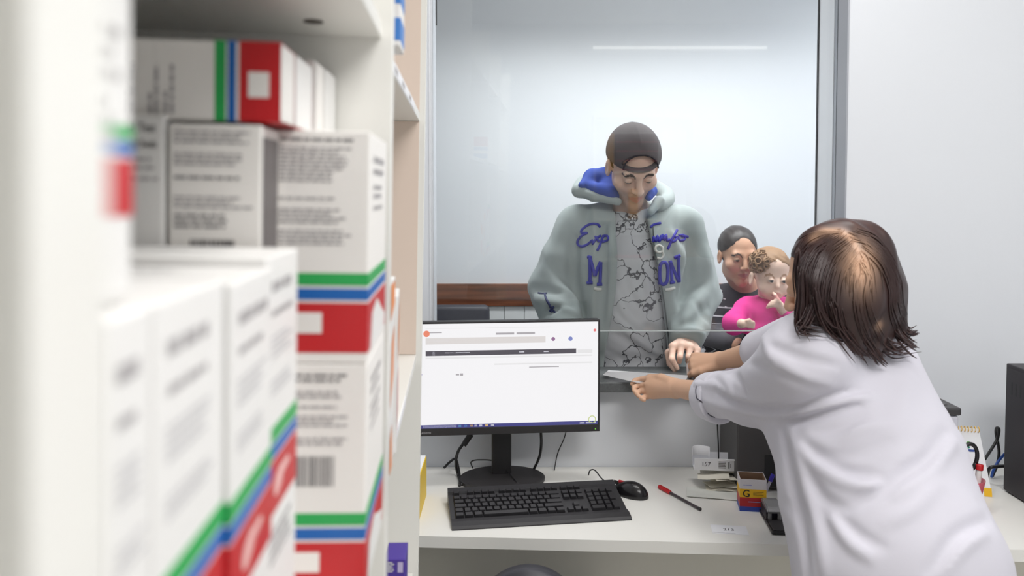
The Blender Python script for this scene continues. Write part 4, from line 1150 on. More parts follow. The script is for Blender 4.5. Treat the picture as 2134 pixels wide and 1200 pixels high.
# ------------------------------------------------------------------ people: shared pieces
def skin_mat(name, rough=0.5):
    return mat(name, (200, 160, 135), rough, attr=True, sss=0.08, noise=0.03, nscale=60)
class Head:
    """a head in its own frame: x = person's right, y = forward, z = up, origin between the ears at eye height"""
    def __init__(s, c, fwd, up, sc=1.0, child=False, fem=False):
        s.fem = fem; s.c = np.asarray(c, float); s.R = frame(fwd, up); s.s = sc; s.child = child; s.ex = .026 if child else .031
    def w(s, p): return s.c + s.R @ (np.asarray(p, float) * s.s)
    def loc(s, Q): return ((Q - s.c) @ s.R) / s.s
    def add(s, S, ears=True):
        w, k = s.w, s.s
        def cap(a, b, r1, r2=None, kk=.012, sub=False): S.cap(w(a), w(b), r1 * k, (r1 if r2 is None else r2) * k, kk * k, sub)
        def ell(c, r, kk=.02, sub=False): S.ell(w(c), np.array(r) * k, s.R, kk * k, sub)
        if s.child:
            ell((0, -.012, .045), (.076, .090, .076)); ell((0, .028, -.022), (.062, .056, .058), .03)
            ell((0, .052, -.066), (.024, .02, .018), .03)
            for sx in (-1, 1): ell((sx * .036, .058, -.036), (.026, .022, .024), .02)
        else:
            ell((0, -.014, .034), (.074, .094, .083)); ell((0, .026, -.032), (.055, .055, .070) if s.fem else (.060, .056, .072), .03)
            jx, jr = (.024, .015) if s.fem else (.03, .02)
            cap((-jx, .012, -.082), (0, .060, -.102), jr, .013 if s.fem else .017, .03); cap((jx, .012, -.082), (0, .060, -.102), jr, .013 if s.fem else .017, .03)
            ell((0, .066, -.100), (.016, .014, .014) if s.fem else (.02, .016, .016), .025)
            for sx in (-1, 1): ell((sx * .044, .050, -.028), (.024, .024, .022), .02)
            cap((-.036, .078 - .004 * s.fem, .022), (.036, .078 - .004 * s.fem, .022), .011, None, .02)
        for sx in (-1, 1): ell((sx * s.ex, .094, .002), (.0165, .012, .011), .012, True)
        if s.child:
            cap((0, .080, .002), (0, .090, -.020), .006, .009, .012)
        else:
            cap((0, .084, .014), (0, .104, -.030), .007, .0115, .012)
            for sx in (-1, 1): ell((sx * .012, .092, -.034), (.008, .010, .007), .008)
        for sx in (-1, 1):       # lids over the eyeballs
            ell((sx * s.ex, .0745, .002), (.0142, .0135, .0128), .004)
        zl = -.052 if s.child else (-.061 if s.fem else -.064); lq = .8 if s.fem else 1
        cap((-.020 * lq, .074, zl), (0, .084, zl + .004), .0052 * lq, .007 * lq, .008); cap((.020 * lq, .074, zl), (0, .084, zl + .004), .0052 * lq, .007 * lq, .008)
        cap((-.016, .074, zl - .010), (0, .082, zl - .011), .006, .0075, .008); cap((.016, .074, zl - .010), (0, .082, zl - .011), .006, .0075, .008)
        cap((-.022, .090, zl - .0035), (.022, .090, zl - .0035), .0022, None, .004, True)
        if ears:
            for sx in (-1, 1):
                ell((sx * .077, -.008, -.010), (.009, .019, .031), .008); ell((sx * .086, -.002, -.008), (.006, .010, .019), .006, True)
    def colour(s, Q, skin, lip, brow, out, brow_z=.027, stubble=None, eye=None):
        L = s.loc(Q); x, y, z = L.T; zl = -.052 if s.child else (-.061 if s.fem else -.064)
        near = (np.abs(x) < .12) & (np.abs(y) < .16) & (z > -.15) & (z < .15)
        m = near & (y > .066) & (np.abs(x) < .022) & (np.abs(z - (zl - .004)) < (.0095 if s.fem else .0115) * (1 - (x / .024) ** 2))
        out[m] = lip
        cheek = near & (y > .03)
        f = np.exp(-((np.abs(x) - .042) ** 2 + (z + .03) ** 2) / .0006) * .14 * cheek
        out[:] = out * (1 - f[:, None]) + np.array(lip) * 1.15 * f[:, None]
        if stubble is not None:
            f = np.clip((-.035 - z) / .03, 0, 1) * (y > -.01) * near * .45; f = f * (1 - m)
            out[:] = out * (1 - f[:, None]) + np.array(stubble) * f[:, None]
        if brow is not None:
            bz = brow_z - .9 * (np.abs(x) - .03) ** 2 / .03 - .004 * (np.abs(x) < .018)
            m = near & (y > .06) & (np.abs(x) > .012) & (np.abs(x) < .052) & (np.abs(z - bz) < (.0037 if s.fem else .0046))
            out[m] = brow
        if eye is not None:    # lash line
            m = near & (y > .07) & (np.abs(np.abs(x) - s.ex) < .0155) & (np.abs(z - (eye - 9 * (np.abs(x) - s.ex) ** 2)) < .0022)
            out[m] = (.03, .02, .02)
        return out
    def eye_parts(s, root, iris, gaze=(0, 1, -.2), lo=-.42, up=.40, skin=(.5, .3, .2), lashes=True):
        """eyeballs whose upper and lower lids close down to the given heights (fractions of the radius)"""
        g = np.asarray(gaze, float); g /= np.linalg.norm(g); r = .0132 * s.s
        for sx in (-1, 1):
            bm = bmesh.new(); bmesh.ops.create_uvsphere(bm, u_segments=44, v_segments=36, radius=r)
            me = bpy.data.meshes.new('eye'); bm.to_mesh(me); bm.free()
            V = np.zeros(len(me.vertices) * 3); me.vertices.foreach_get('co', V); V = V.reshape(-1, 3)
            L = V @ s.R / r; gl = L @ g
            col = np.ones((len(V), 4), np.float32); col[:, :3] = lin((206, 196, 190)); col[gl > .84, :3] = lin(iris); col[gl > .955, :3] = .01
            f = np.clip(1 - (L[:, 0] / .88) ** 2, 0, 1); mid_ = (lo + up) / 2
            zu, zl = mid_ + (up - mid_) * f, mid_ + (lo - mid_) * f
            lid = (L[:, 2] > zu) | (L[:, 2] < zl) | (np.abs(L[:, 0]) > .88)
            col[lid, :3] = skin
            lash = (L[:, 2] > zu - .02) & (L[:, 2] < zu + .13) & (np.abs(L[:, 0]) < .92)
            if lashes: col[lash, :3] = (.035, .022, .018)
            a = me.color_attributes.new('Col', 'FLOAT_COLOR', 'POINT'); a.data.foreach_set('color', col.ravel())
            o = link_mesh('eye', me, mat('eye', (230, 225, 220), .35, attr=True), root, True)
            o.location = tuple(s.w((sx * s.ex, .0765, .001)) - np.array(root.location))
def hand_chain(S, pts, r0, r1, k=.004):
    n = len(pts) - 1
    for i in range(n):
        S.cap(pts[i], pts[i + 1], r0 + (r1 - r0) * i / n, r0 + (r1 - r0) * (i + 1) / n, k)
def person(name, lab, loc): return tag(empty(name, loc), lab, 'person')

# ================================================================== the man behind the glass
YM = 2.74
man = person('person', 'man in grey hooded jacket and backwards cap standing head bowed behind the glass', (0.40, YM, 0))
sk_m, lip_m = np.array(lin((236, 200, 180))), np.array(lin((212, 152, 140)))
HM = Head(P(1319, 345, 2.63), (.10, -.80, -.60), (.02, -.6, .8), 1.03)
S = Sdf()
HM.add(S)
neck0 = np.array([.402, 2.735, 1.44])
S.cap(HM.w((0, -.03, -.06)), neck0, .056, .06, .03)
# torso, pelvis and legs (dressed)
def torso_m(S, g=0.0):
    S.cap((.26, 2.745, 1.415), (.535, 2.745, 1.415), .058 + g, .058 + g, .05)
    S.cap((.395, 2.74, 1.34), (.395, 2.72, .98), .128 + g, .125 + g, .06, flat=None)
    S.cap((.315, 2.74, 1.31), (.32, 2.72, .92), .100 + g, .108 + g, .06)
    S.cap((.475, 2.74, 1.31), (.47, 2.72, .92), .100 + g, .108 + g, .06)
torso_m(S, -.02)
shR, shL = P(1202, 480, 2.75), P(1420, 478, 2.75)
elR, elL = P(1150, 600, 2.74), P(1455, 612, 2.74)
wrR, wrL = P(1196, 742, 2.51), P(1431, 712, 2.545)
for a, e, w_ in ((shR, elR, wrR), (shL, elL, wrL)):
    S.chain([(a, .05), (e, .040), (w_, .026)], .02)
# right hand rests flat on the counter behind the monitor
hR_ = P(1200, 770, 2.45); hR_[2] = Z_CT + .022
wr2 = np.array([wrR[0], wrR[1], wrR[2]])
for q, (dx, dy) in enumerate(((-.03, -.07), (-.01, -.085), (.01, -.083), (.028, -.07))):
    k0 = hR_ + np.array([dx * .9, -.01, .006]); tip = hR_ + np.array([dx * 1.2, dy * .75 - .0, -.006])
    S.cap(wr2, k0, .022, .015, .012); hand_chain(S, [k0, (k0 + tip) / 2 + [0, 0, .004], tip], .0095, .0075)
hand_chain(S, [wr2, hR_ + np.array([.045, .005, .0]), hR_ + np.array([.058, -.035, -.004])], .014, .0085)
# left hand, fingers pointing down to the counter
kn = [P(1402, 722, 2.492), P(1420, 720, 2.490), P(1438, 723, 2.495), P(1452, 729, 2.505)]
mid = [P(1400, 748, 2.462), P(1417, 743, 2.463), P(1435, 743, 2.47), P(1451, 744, 2.482)]
tips = [P(1411, 767, 2.468), P(1416, 754, 2.478), P(1433, 753, 2.486), P(1450, 752, 2.495)]
for k_, m_, t_ in zip(kn, mid, tips):
    S.cap(wrL, k_, .024, .0135, .010); hand_chain(S, [k_, m_, t_], .0108, .0078)
hand_chain(S, [wrL + np.array([-.012, -.01, -.005]), P(1393, 735, 2.51), P(1396, 757, 2.50), P(1406, 770, 2.478)], .013, .0085)
def col_m(V):
    out = np.tile(sk_m, (len(V), 1))
    return HM.colour(V, sk_m, lip_m, np.array(lin((62, 46, 38))), out, .026, np.array(lin((138, 104, 88))))
M_skm = skin_mat('skin_man')
solid('body', S, 0.0034, M_skm, man, col_m)
HM.eye_parts(man, (60, 42, 30), (0, 1, -.7), -.52, -.30, sk_m * .92)
# trousers and shoes
Tz = Sdf()
for sx in (-1, 1):
    Tz.chain([((.40 + sx * .085, 2.73, .93), .118), ((.40 + sx * .10, 2.735, .50), .085), ((.40 + sx * .10, 2.755, .09), .07)], .04)
solid('trousers', Tz, .011, mat('trousers_dark', (52, 54, 62), .8, bump=.2, bscale=400), man)
for sx in (-1, 1):
    Z = Sdf(); Z.cap((.40 + sx * .10, 2.78, .05), (.40 + sx * .118, 2.60, .04), .05, .04, .02); Z.post.append(lambda Q, d: np.maximum(d, .002 - Q[:, 2]))
    solid('shoe', Z, .007, mat('shoe_dark', (60, 58, 58), .6), man)
# shirt: grey with dark crackle print
def crack_mat():
    m = mat('shirt_crackle', (142, 144, 150), .8); nt = m.node_tree; b = nt.nodes['Principled BSDF']
    tc = nt.nodes.new('ShaderNodeTexCoord')
    n = nt.nodes.new('ShaderNodeTexNoise'); n.inputs['Scale'].default_value = 9; n.inputs['Detail'].default_value = 4
    ad = nt.nodes.new('ShaderNodeMixRGB'); ad.blend_type = 'LINEAR_LIGHT'; ad.inputs[0].default_value = .13
    v = nt.nodes.new('ShaderNodeTexVoronoi'); v.feature = 'DISTANCE_TO_EDGE'; v.inputs['Scale'].default_value = 9.5
    r = nt.nodes.new('ShaderNodeValToRGB'); r.color_ramp.elements[0].position = .012; r.color_ramp.elements[0].color = (*lin((84, 84, 90)), 1)
    r.color_ramp.elements[1].position = .024; r.color_ramp.elements[1].color = (*lin((206, 208, 212)), 1)
    nt.links.new(tc.outputs['Object'], n.inputs['Vector']); nt.links.new(tc.outputs['Object'], ad.inputs[1]); nt.links.new(n.outputs['Color'], ad.inputs[2])
    nt.links.new(ad.outputs[0], v.inputs['Vector']); nt.links.new(v.outputs[0], r.inputs[0]); nt.links.new(r.outputs[0], b.inputs['Base Color'])
    return m
B = Sdf(); torso_m(B, 0.0)
def clip_z(z0): return lambda Q, d: np.maximum(d, z0 - Q[:, 2])
Sh = Sdf(); torso_m(Sh, -.004); Sh.cap((.402, 2.735, 1.42), (.402, 2.72, 1.465), .068, .062, .03)
for pl, a_, w_ in (([(1268, 690), (1300, 705), (1345, 735), (1380, 752)], -.010, .010), ([(1280, 660), (1320, 700), (1378, 742)], .011, .011), ([(1262, 730), (1290, 742), (1310, 762)], -.008, .008),
                   ([(1285, 610), (1300, 650), (1340, 690)], .006, .01), ([(1300, 560), (1320, 620), (1368, 668)], -.005, .009), ([(1345, 560), (1352, 620), (1376, 690)], .005, .009)):
    Sh.disp.append(ridge(Sh.px(pl), a_, w_))
Sh.disp.append(wavefold(.0022, 55, (.6, .2, 1), 3))
Sh.post.append(clip_z(.88))
solid('shirt', Sh, .006, crack_mat(), man)
# jacket
M_jk = mat('jacket_fleece', (164, 174, 173), .95, noise=.03, nscale=40, bump=.25, bscale=700, sheen=.2)
J = Sdf(); torso_m(J, .026)
J.chain([(shR + [0, 0, .01], .074), ((shR + elR) / 2, .078), (elR, .077)], .014); J.cap(elR, wrR + (elR - wrR) * .10, .078, .058, .02)
J.chain([(shL + [0, 0, .01], .074), ((shL + elL) / 2, .076), (elL, .074)], .014)
J.cap((.37, 2.765, 1.478), (.25, 2.752, 1.425), .050, .066, .03); J.cap((.43, 2.765, 1.478), (.55, 2.752, 1.425), .050, .066, .03); J.cap(elL, wrL + (elL - wrL) * .12, .074, .056, .02)
zs = [1.56, 1.50, 1.42, 1.33, 1.24, 1.15, 1.05, .90]
pyrow = [400 + (1.55 - z) * F_PX / 2.60 for z in zs]
xl = np.interp(pyrow, [380, 430, 500, 560, 640, 700, 760, 830], [1288, 1290, 1285, 1287, 1280, 1266, 1257, 1250])
xr = np.interp(pyrow, [380, 430, 500, 560, 640, 700, 760, 830], [1350, 1352, 1358, 1371, 1382, 1389, 1394, 1398])
gx0 = np.array([P(a, b, 2.60)[0] for a, b in zip(xl, pyrow)])[::-1]; gx1 = np.array([P(a, b, 2.60)[0] for a, b in zip(xr, pyrow)])[::-1]; gz = np.array(zs)[::-1]
Bin = Sdf(); torso_m(Bin, .004)
def jacket_cut(Q, d):
    front = Q[:, 1] < 2.70
    a = np.interp(Q[:, 2], gz, gx0); b = np.interp(Q[:, 2], gz, gx1)
    gap = np.maximum(np.maximum(a - Q[:, 0], Q[:, 0] - b), np.where(front, -.05, .05))
    d = smax(d, -gap, .006)
    nr = np.abs(d) < .12
    di = np.full(len(d), .2); di[nr] = Bin.base(Q[nr])
    d = np.maximum(d, -di)                               # hollow, so the fronts have an edge
    d = np.maximum(d, .90 - Q[:, 2])
    hn = np.linalg.norm(Q - np.array([.402, 2.70, 1.50]), axis=1) - .066     # neck opening
    return smax(d, -hn, .01)
fold = [([(1165, 470), (1150, 520), (1128, 580)], .006, .012), ([(1198, 500), (1196, 560), (1205, 625)], -.016, .010), ([(1140, 560), (1165, 600), (1195, 620), (1205, 655)], .010, .011),
        ([(1110, 600), (1150, 606), (1185, 612)], -.008, .008), ([(1118, 622), (1160, 632), (1192, 650)], .010, .009), ([(1130, 655), (1165, 640), (1190, 640)], -.007, .007),
        ([(1408, 490), (1418, 540), (1412, 600)], .008, .012), ([(1440, 500), (1432, 560), (1420, 620)], -.009, .010), ([(1480, 600), (1440, 640), (1425, 690)], .009, .012),
        ([(1475, 640), (1450, 668), (1415, 680)], -.007, .009), ([(1400, 640), (1404, 690), (1398, 720)], .008, .010), ([(1390, 560), (1396, 620), (1400, 660)], .006, .010),
        ([(1235, 620), (1240, 680), (1232, 740)], .006, .012), ([(1272, 470), (1275, 560), (1268, 660)], .005, .008), ([(1255, 470), (1260, 560), (1248, 680)], -.010, .008),
        ([(1470, 520), (1478, 570), (1470, 610)], .006, .010), ([(1225, 420), (1222, 470), (1225, 540)], -.005, .008), ([(1420, 420), (1412, 470), (1416, 520)], -.006, .009),
        ([(1445, 630), (1468, 655), (1478, 668)], -.006, .008), ([(1418, 700), (1445, 690), (1466, 696)], .007, .007)]
for pl, a_, w_ in fold: J.disp.append(ridge(J.px(pl), a_ * 2.3, w_ * 1.75))
J.disp.append(wavefold(.0040, 34, (.5, .3, 1), 8))
J.post.append(jacket_cut)
jk = solid('jacket', J, .0052, M_jk, man)
# cuffs
M_rib = mat('cuff_rib', (168, 178, 186), .9, bump=.3, bscale=500)
for el, wr_ in ((elL, wrL), (elR, wrR)):
    d_ = (wr_ - el) / np.linalg.norm(wr_ - el)
    C_ = Sdf(); C_.cap(wr_ - d_ * .035, wr_ - d_ * .012, .047, .043, .01); I_ = (wr_, d_)
    C_.post.append(lambda Q, d, a=wr_: d)
    solid('cuff', C_, .005, M_rib, man)
# hood lying behind the neck: grey outside, blue lining
M_blu = mat('hood_blue', (44, 74, 168), .85, bump=.15, bscale=500)
hc = [P(1204, 388, 2.70), P(1222, 366, 2.78), P(1262, 356, 2.84), P(1320, 360, 2.88), P(1376, 384, 2.85), P(1392, 404, 2.78), P(1372, 418, 2.68)]
hl = catmull(hc, 6)
Hd = Sdf()
for a, b in zip(hl[:-1], hl[1:]): Hd.cap(a - [0, 0, .016], b - [0, 0, .016], .021, .021, .012)
Hd.chain([(P(1206, 396, 2.70), .018), (P(1236, 410, 2.675), .018), (P(1288, 420, 2.635), .014)], .012); Hd.chain([(P(1374, 418, 2.67), .018), (P(1356, 442, 2.63), .014)], .015)
Hd.disp.append(wavefold(.003, 40, (1, .2, .3), 2))
solid('hood', Hd, .0055, M_jk, man)
Hl = Sdf()
lin_pts = [P(1212, 386, 2.685), P(1235, 372, 2.735), P(1262, 372, 2.76)]
Hl.chain([(lin_pts[0], .012), (lin_pts[1], .030), (lin_pts[2], .036), (P(1270, 395, 2.70), .03), (P(1278, 405, 2.665), .022)], .02)
Hl.cap(P(1235, 392, 2.685), P(1278, 402, 2.65), .020, .022, .02)
Hl.chain([(P(1358, 398, 2.70), .02), (P(1352, 404, 2.66), .016), (P(1352, 414, 2.635), .010)], .015)
solid('hood_lining', Hl, .005, M_blu, man)
# cap, worn backwards
M_cap = mat('cap_cloth', (100, 94, 95), .9, noise=.05, nscale=40, bump=.2, bscale=600)
K_ = Sdf(); K_.ell(HM.w((0, -.012, .040)), np.array((.086, .106, .092)) * HM.s, HM.R, .01)
def cap_cut(Q, d):
    L = HM.loc(Q)
    low = .030 + .006 * (L[:, 1] > 0) - L[:, 2] - .12 * np.clip(-L[:, 1], 0, .2)
    d = smax(d, low * HM.s, .004)
    arch = np.sqrt((L[:, 0] / 1.25) ** 2 + ((L[:, 2] - .046) * 1.05) ** 2) - .043          # the gap above the strap
    arch = np.maximum(arch, .048 - L[:, 2])
    d = np.where(L[:, 1] > .02, smax(d, -arch * HM.s, .003), d)
    seam = .0016 * np.exp(-(L[:, 0] / .003) ** 2) * (L[:, 1] < .06)
    return d - seam
K_.post.append(cap_cut)
cap_o = solid('cap', K_, .0038, M_cap, man)
# bill pointing backwards
Bl = Sdf(); Bl.ell(HM.w((0, -.118, -.022)), np.array((.062, .055, .010)) * HM.s, HM.R @ np.array([[1, 0, 0], [0, .72, -.69], [0, .69, .72]]), .01)
solid('cap_bill', Bl, .006, M_cap, man)
ar = [HM.w((.054 * math.cos(q), .0865 - .012 * math.sin(q), .047 + .043 * math.sin(q))) for q in np.linspace(0, math.pi, 13)]
tube('cap_piping', [a - np.array(man.location) for a in ar], .0028, mat('cap_piping', (44, 38, 44), .8), cap_o, 8, 3)
hair = Sdf(); hair.ell(HM.w((0, -.022, .018)), np.array((.0775, .090, .080)) * HM.s, HM.R, .01)
hair.post.append(lambda Q, d: np.maximum(d, (HM.loc(Q)[:, 1] - (-.006 + .04 * (HM.loc(Q)[:, 2] > .0))) * HM.s))
hair.post.append(lambda Q, d: np.maximum(d, (-.055 - HM.loc(Q)[:, 2]) * HM.s))
solid('hair', hair, .006, mat('hair_black', (36, 28, 24), .6), man)
# embroidery: strokes laid on the cloth
Jb = Sdf(); Jb.pr = J.pr; 
def strokes(name, polys, r, m, surf, per=5, lift=.0015, parent=man, smoothp=True, host=None):
    Ls, Rs = [], []
    for pl in polys:
        L = surf.px(pl, per) if smoothp else surf.px(np.array(pl, float), 8)
        if len(L) > 1:
            n_ = np.array([0, -1.0, .1]); Ls.append(L + n_ * lift - np.array(parent.location)); Rs.append(r)
    V, Fq = tubes_np(Ls, Rs, 6)
    return from_np(name, V, Fq, m, host or parent)
def zq(pts): return [(1180 + a / 6.668, 440 + b / 6.668) for a, b in pts]
M_emb = mat('embroidery_blue', (48, 48, 168), .7); M_embw = mat('embroidery_white', (222, 222, 216), .7)
class Disp:      # the folded surface, for laying stitches
    def __init__(s, S): s.S = S
    def px(s, pts, per=5):
        L = catmull(np.asarray(pts, float), per)
        D = np.array([ray(x, y) for x, y in L]); t = np.full(len(D), 1.8)
        for _ in range(70):
            d = s.S.full(CAM + D * t[:, None]); t = t + np.clip(d, -.02, .2) * .7
        return (CAM + D * t[:, None])[np.abs(d) < .006]
JD = Disp(J)
strokes('script_lettering', [zq([(470, 225), (440, 185), (370, 175), (290, 200), (215, 260), (215, 300), (290, 305), (230, 330), (165, 400), (160, 460), (210, 490), (290, 465), (370, 400)]),
        zq([(360, 460), (420, 380), (480, 340)]), zq([(400, 350), (440, 400), (455, 430)]), zq([(430, 550), (470, 470), (500, 380), (540, 330)]), zq([(500, 350), (570, 345), (580, 400), (500, 430)])], .0044, M_emb, JD, host=jk)
strokes('script_lettering', [zq([(1170, 225), (1210, 190), (1310, 165)]), zq([(1205, 430), (1215, 360), (1245, 420), (1265, 345), (1290, 420), (1320, 340)]), zq([(1320, 400), (1340, 330), (1360, 400), (1385, 330), (1400, 410), (1440, 390)]),
        zq([(1410, 530), (1440, 460), (1480, 370), (1540, 260)]), zq([(1480, 345), (1530, 370), (1500, 420), (1450, 420)]), zq([(1560, 340), (1630, 335), (1640, 395), (1570, 405), (1555, 350)]), zq([(1600, 350), (1640, 345), (1690, 358)])], .0044, M_emb, JD, host=jk)
strokes('block_letter', [zq([(330, 640), (332, 820), (330, 990)]), zq([(335, 650), (385, 850), (398, 900)]), zq([(398, 900), (440, 790), (478, 705)]), zq([(478, 705), (475, 850), (468, 1005)]), zq([(292, 995), (320, 993), (365, 992)]), zq([(425, 1015), (460, 1015), (500, 1012)]), zq([(298, 640), (325, 640), (350, 648)])], .0058, M_emb, JD, host=jk)
strokes('block_letter', [zq([(1300, 760), (1335, 715), (1385, 722), (1408, 800), (1405, 950), (1370, 1010), (1315, 1000), (1298, 900), (1300, 760)]), zq([(1240, 1022), (1270, 1008), (1310, 992)])], .0058, M_emb, JD, host=jk)
strokes('block_letter', [zq([(1440, 690), (1455, 840), (1470, 985)]), zq([(1440, 690), (1500, 840), (1560, 980)]), zq([(1556, 630), (1560, 800), (1568, 985)]), zq([(1500, 652), (1540, 634), (1580, 618)]), zq([(1440, 990), (1465, 988), (1495, 985)])], .0058, M_emb, JD, host=jk)
strokes('number_mark', [zq([(1330, 560), (1290, 575), (1245, 550), (1242, 495), (1290, 475), (1335, 505), (1338, 560), (1345, 620), (1310, 660), (1260, 645)]), zq([(1208, 610), (1210, 640), (1212, 672)])], .0042, M_embw, JD, host=jk)
strokes('white_mark', [zq([(390, 1072), (440, 1085), (490, 1085)]), zq([(1370, 1092), (1430, 1088), (1500, 1066)])], .0052, M_embw, JD, host=jk)
def zs7(pts): return [(1080 + a / 8.573, 560 + b / 8.573) for a, b in pts]
strokes('sleeve_script', [zs7([(360, 430), (420, 445), (510, 440)]), zs7([(470, 440), (500, 540), (560, 650)]), zs7([(560, 650), (600, 720), (660, 780)]), zs7([(560, 760), (600, 700), (640, 680)]), zs7([(580, 690), (620, 740), (590, 770)])], .0036, mat('embroidery_navy', (58, 64, 110), .7), JD, host=jk)
# zip edge
zp = [P(a, b, 2.60) for a, b in ((1358, 500), (1371, 560), (1382, 640), (1389, 700), (1393, 755))]
strokes('zip', [[(1361, 470), (1364, 520), (1375, 575), (1386, 645), (1393, 705), (1397, 755)]], .0022, mat('zip_dark', (86, 92, 92), .5), JD, host=jk)
# ================================================================== the seated woman and the toddler on her lap
YS = 3.26
sw = person('person', 'woman with dark tied-back hair in dark striped dress seated behind the toddler', (0.96, YS, 0))
sk_s, lip_s = np.array(lin((206, 160, 132))), np.array(lin((170, 106, 100)))
HS = Head(P(1538, 531, 3.20), (.06, -1, -.20), (0, -.2, 1), .93, False, True)
S = Sdf(); HS.add(S)
nk = P(1560, 606, 3.30)
S.cap(HS.w((0, -.03, -.07)), nk, .050, .056, .03)
sL, sR = P(1512, 624, 3.31), P(1640, 622, 3.33)
eL, eR = P(1492, 706, 3.22), P(1668, 700, 3.22)
wL, wR = P(1552, 722, 3.06), P(1640, 712, 3.06)
def torso_s(S, g=0.0):
    S.cap(sL + [.02, 0, -.01], sR - [.02, 0, .01], .062 + g, None, .04)
    S.cap((.965, 3.32, 1.05), (.96, 3.29, .66), .118 + g, .128 + g, .05)
    S.cap((.90, 3.32, 1.03), (.88, 3.29, .62), .095 + g, .125 + g, .05); S.cap((1.04, 3.32, 1.03), (1.04, 3.29, .62), .095 + g, .125 + g, .05)
torso_s(S, -.02)
for a, e, w_ in ((sL, eL, wL), (sR, eR, wR)): S.chain([(a, .045), (e, .036), (w_, .024)], .02)
for i, (dx, dz) in enumerate(((.0, .012), (.004, .004), (.004, -.005), (0, -.013))):
    k_ = wL + np.array([.028 + dx, -.012, .010 + dz]); hand_chain(S, [wL, k_, k_ + np.array([.026, .004, .008]), k_ + np.array([.042, .022, .010])], .0125, .0080)
    k_ = wR + np.array([-.03 - dx, -.010, .004 + dz]); hand_chain(S, [wR, k_, k_ + np.array([-.024, .004, .004]), k_ + np.array([-.038, .02, .006])], .0125, .0080)
hand_chain(S, [wL, wL + np.array([.02, -.01, .03]), wL + np.array([.038, -.004, .042])], .013, .0085)
hand_chain(S, [wR, wR + np.array([-.02, -.01, .028]), wR + np.array([-.036, -.004, .04])], .013, .0085)
def col_s(V):
    out = np.tile(sk_s, (len(V), 1))
    return HS.colour(V, sk_s, lip_s, np.array(lin((60, 42, 36))), out)
solid('body', S, .0034, skin_mat('skin_seated'), sw, col_s)
HS.eye_parts(sw, (56, 38, 26), (0.1, 1, -.3), -.42, .18, sk_s * .88)
def stripes():
    m = mat('striped_dress', (40, 38, 46), .85); nt = m.node_tree; b = nt.nodes['Principled BSDF']
    tc = nt.nodes.new('ShaderNodeTexCoord'); sp = nt.nodes.new('ShaderNodeSeparateXYZ'); nt.links.new(tc.outputs['Object'], sp.inputs[0])
    n = nt.nodes.new('ShaderNodeTexNoise'); n.inputs['Scale'].default_value = 5
    nt.links.new(tc.outputs['Object'], n.inputs['Vector'])
    def mth(op, a, b_=None, c_=None):
        q = nt.nodes.new('ShaderNodeMath'); q.operation = op
        for i, v in enumerate((a, b_, c_)):
            if v is None: continue
            if isinstance(v, (int, float)): q.inputs[i].default_value = v
            else: nt.links.new(v, q.inputs[i])
        return q.outputs[0]
    f = nt.nodes.new('ShaderNodeMapRange'); f.interpolation_type = 'SMOOTHSTEP'
    f.inputs['From Min'].default_value = .93; f.inputs['From Max'].default_value = 1.03
    nt.links.new(sp.outputs['Z'], f.inputs['Value'])
    vx = mth('ADD', mth('MULTIPLY', sp.outputs['X'], 1.0), mth('MULTIPLY', sp.outputs['Z'], -.45))
    mixv = nt.nodes.new('ShaderNodeMix'); nt.links.new(f.outputs[0], mixv.inputs[0]); nt.links.new(vx, mixv.inputs[2]); nt.links.new(sp.outputs['Z'], mixv.inputs[3])
    ph = mth('ADD', mth('MULTIPLY', mixv.outputs[0], 2 * math.pi / .034), mth('MULTIPLY', n.outputs['Fac'], 3.0))
    s_ = mth('SINE', ph)
    top = mth('LESS_THAN', sp.outputs['Z'], 1.115)
    g = mth('MULTIPLY', mth('GREATER_THAN', s_, .90), top)
    mx = nt.nodes.new('ShaderNodeMix'); mx.data_type = 'RGBA'; nt.links.new(g, mx.inputs[0])
    mx.inputs[6].default_value = (*lin((40, 37, 44)), 1); mx.inputs[7].default_value = (*lin((196, 194, 198)), 1)
    nt.links.new(mx.outputs[2], b.inputs['Base Color'])
    return m
D_ = Sdf(); torso_s(D_, .004)
D_.chain([(sL, .062), (eL, .056)], .03); D_.cap(eL, eL + (wL - eL) * .55, .056, .044, .02)
D_.chain([(sR, .062), (eR, .056)], .03); D_.cap(eR, eR + (wR - eR) * .55, .056, .044, .02)
D_.cap(nk - [0, 0, .03], nk - [0, 0, .012], .066, .062, .02)
for sx in (-1, 1): D_.chain([((.96 + sx * .09, 3.28, .62), .115), ((.96 + sx * .10, 2.97, .61), .085), ((.96 + sx * .10, 2.95, .32), .10)], .05)
D_.disp.append(wavefold(.004, 40, (.7, .2, 1), 21))
D_.post.append(lambda Q, d: np.maximum(d, .28 - Q[:, 2]))
solid('dress', D_, .006, stripes(), sw)
for sx in (-1, 1):
    Z = Sdf(); Z.cap((.96 + sx * .11, 2.94, .045), (.96 + sx * .116, 2.79, .035), .043, .034, .02); Z.post.append(lambda Q, d: np.maximum(d, .002 - Q[:, 2]))
    solid('shoe', Z, .007, MATS['shoe_dark'], sw)
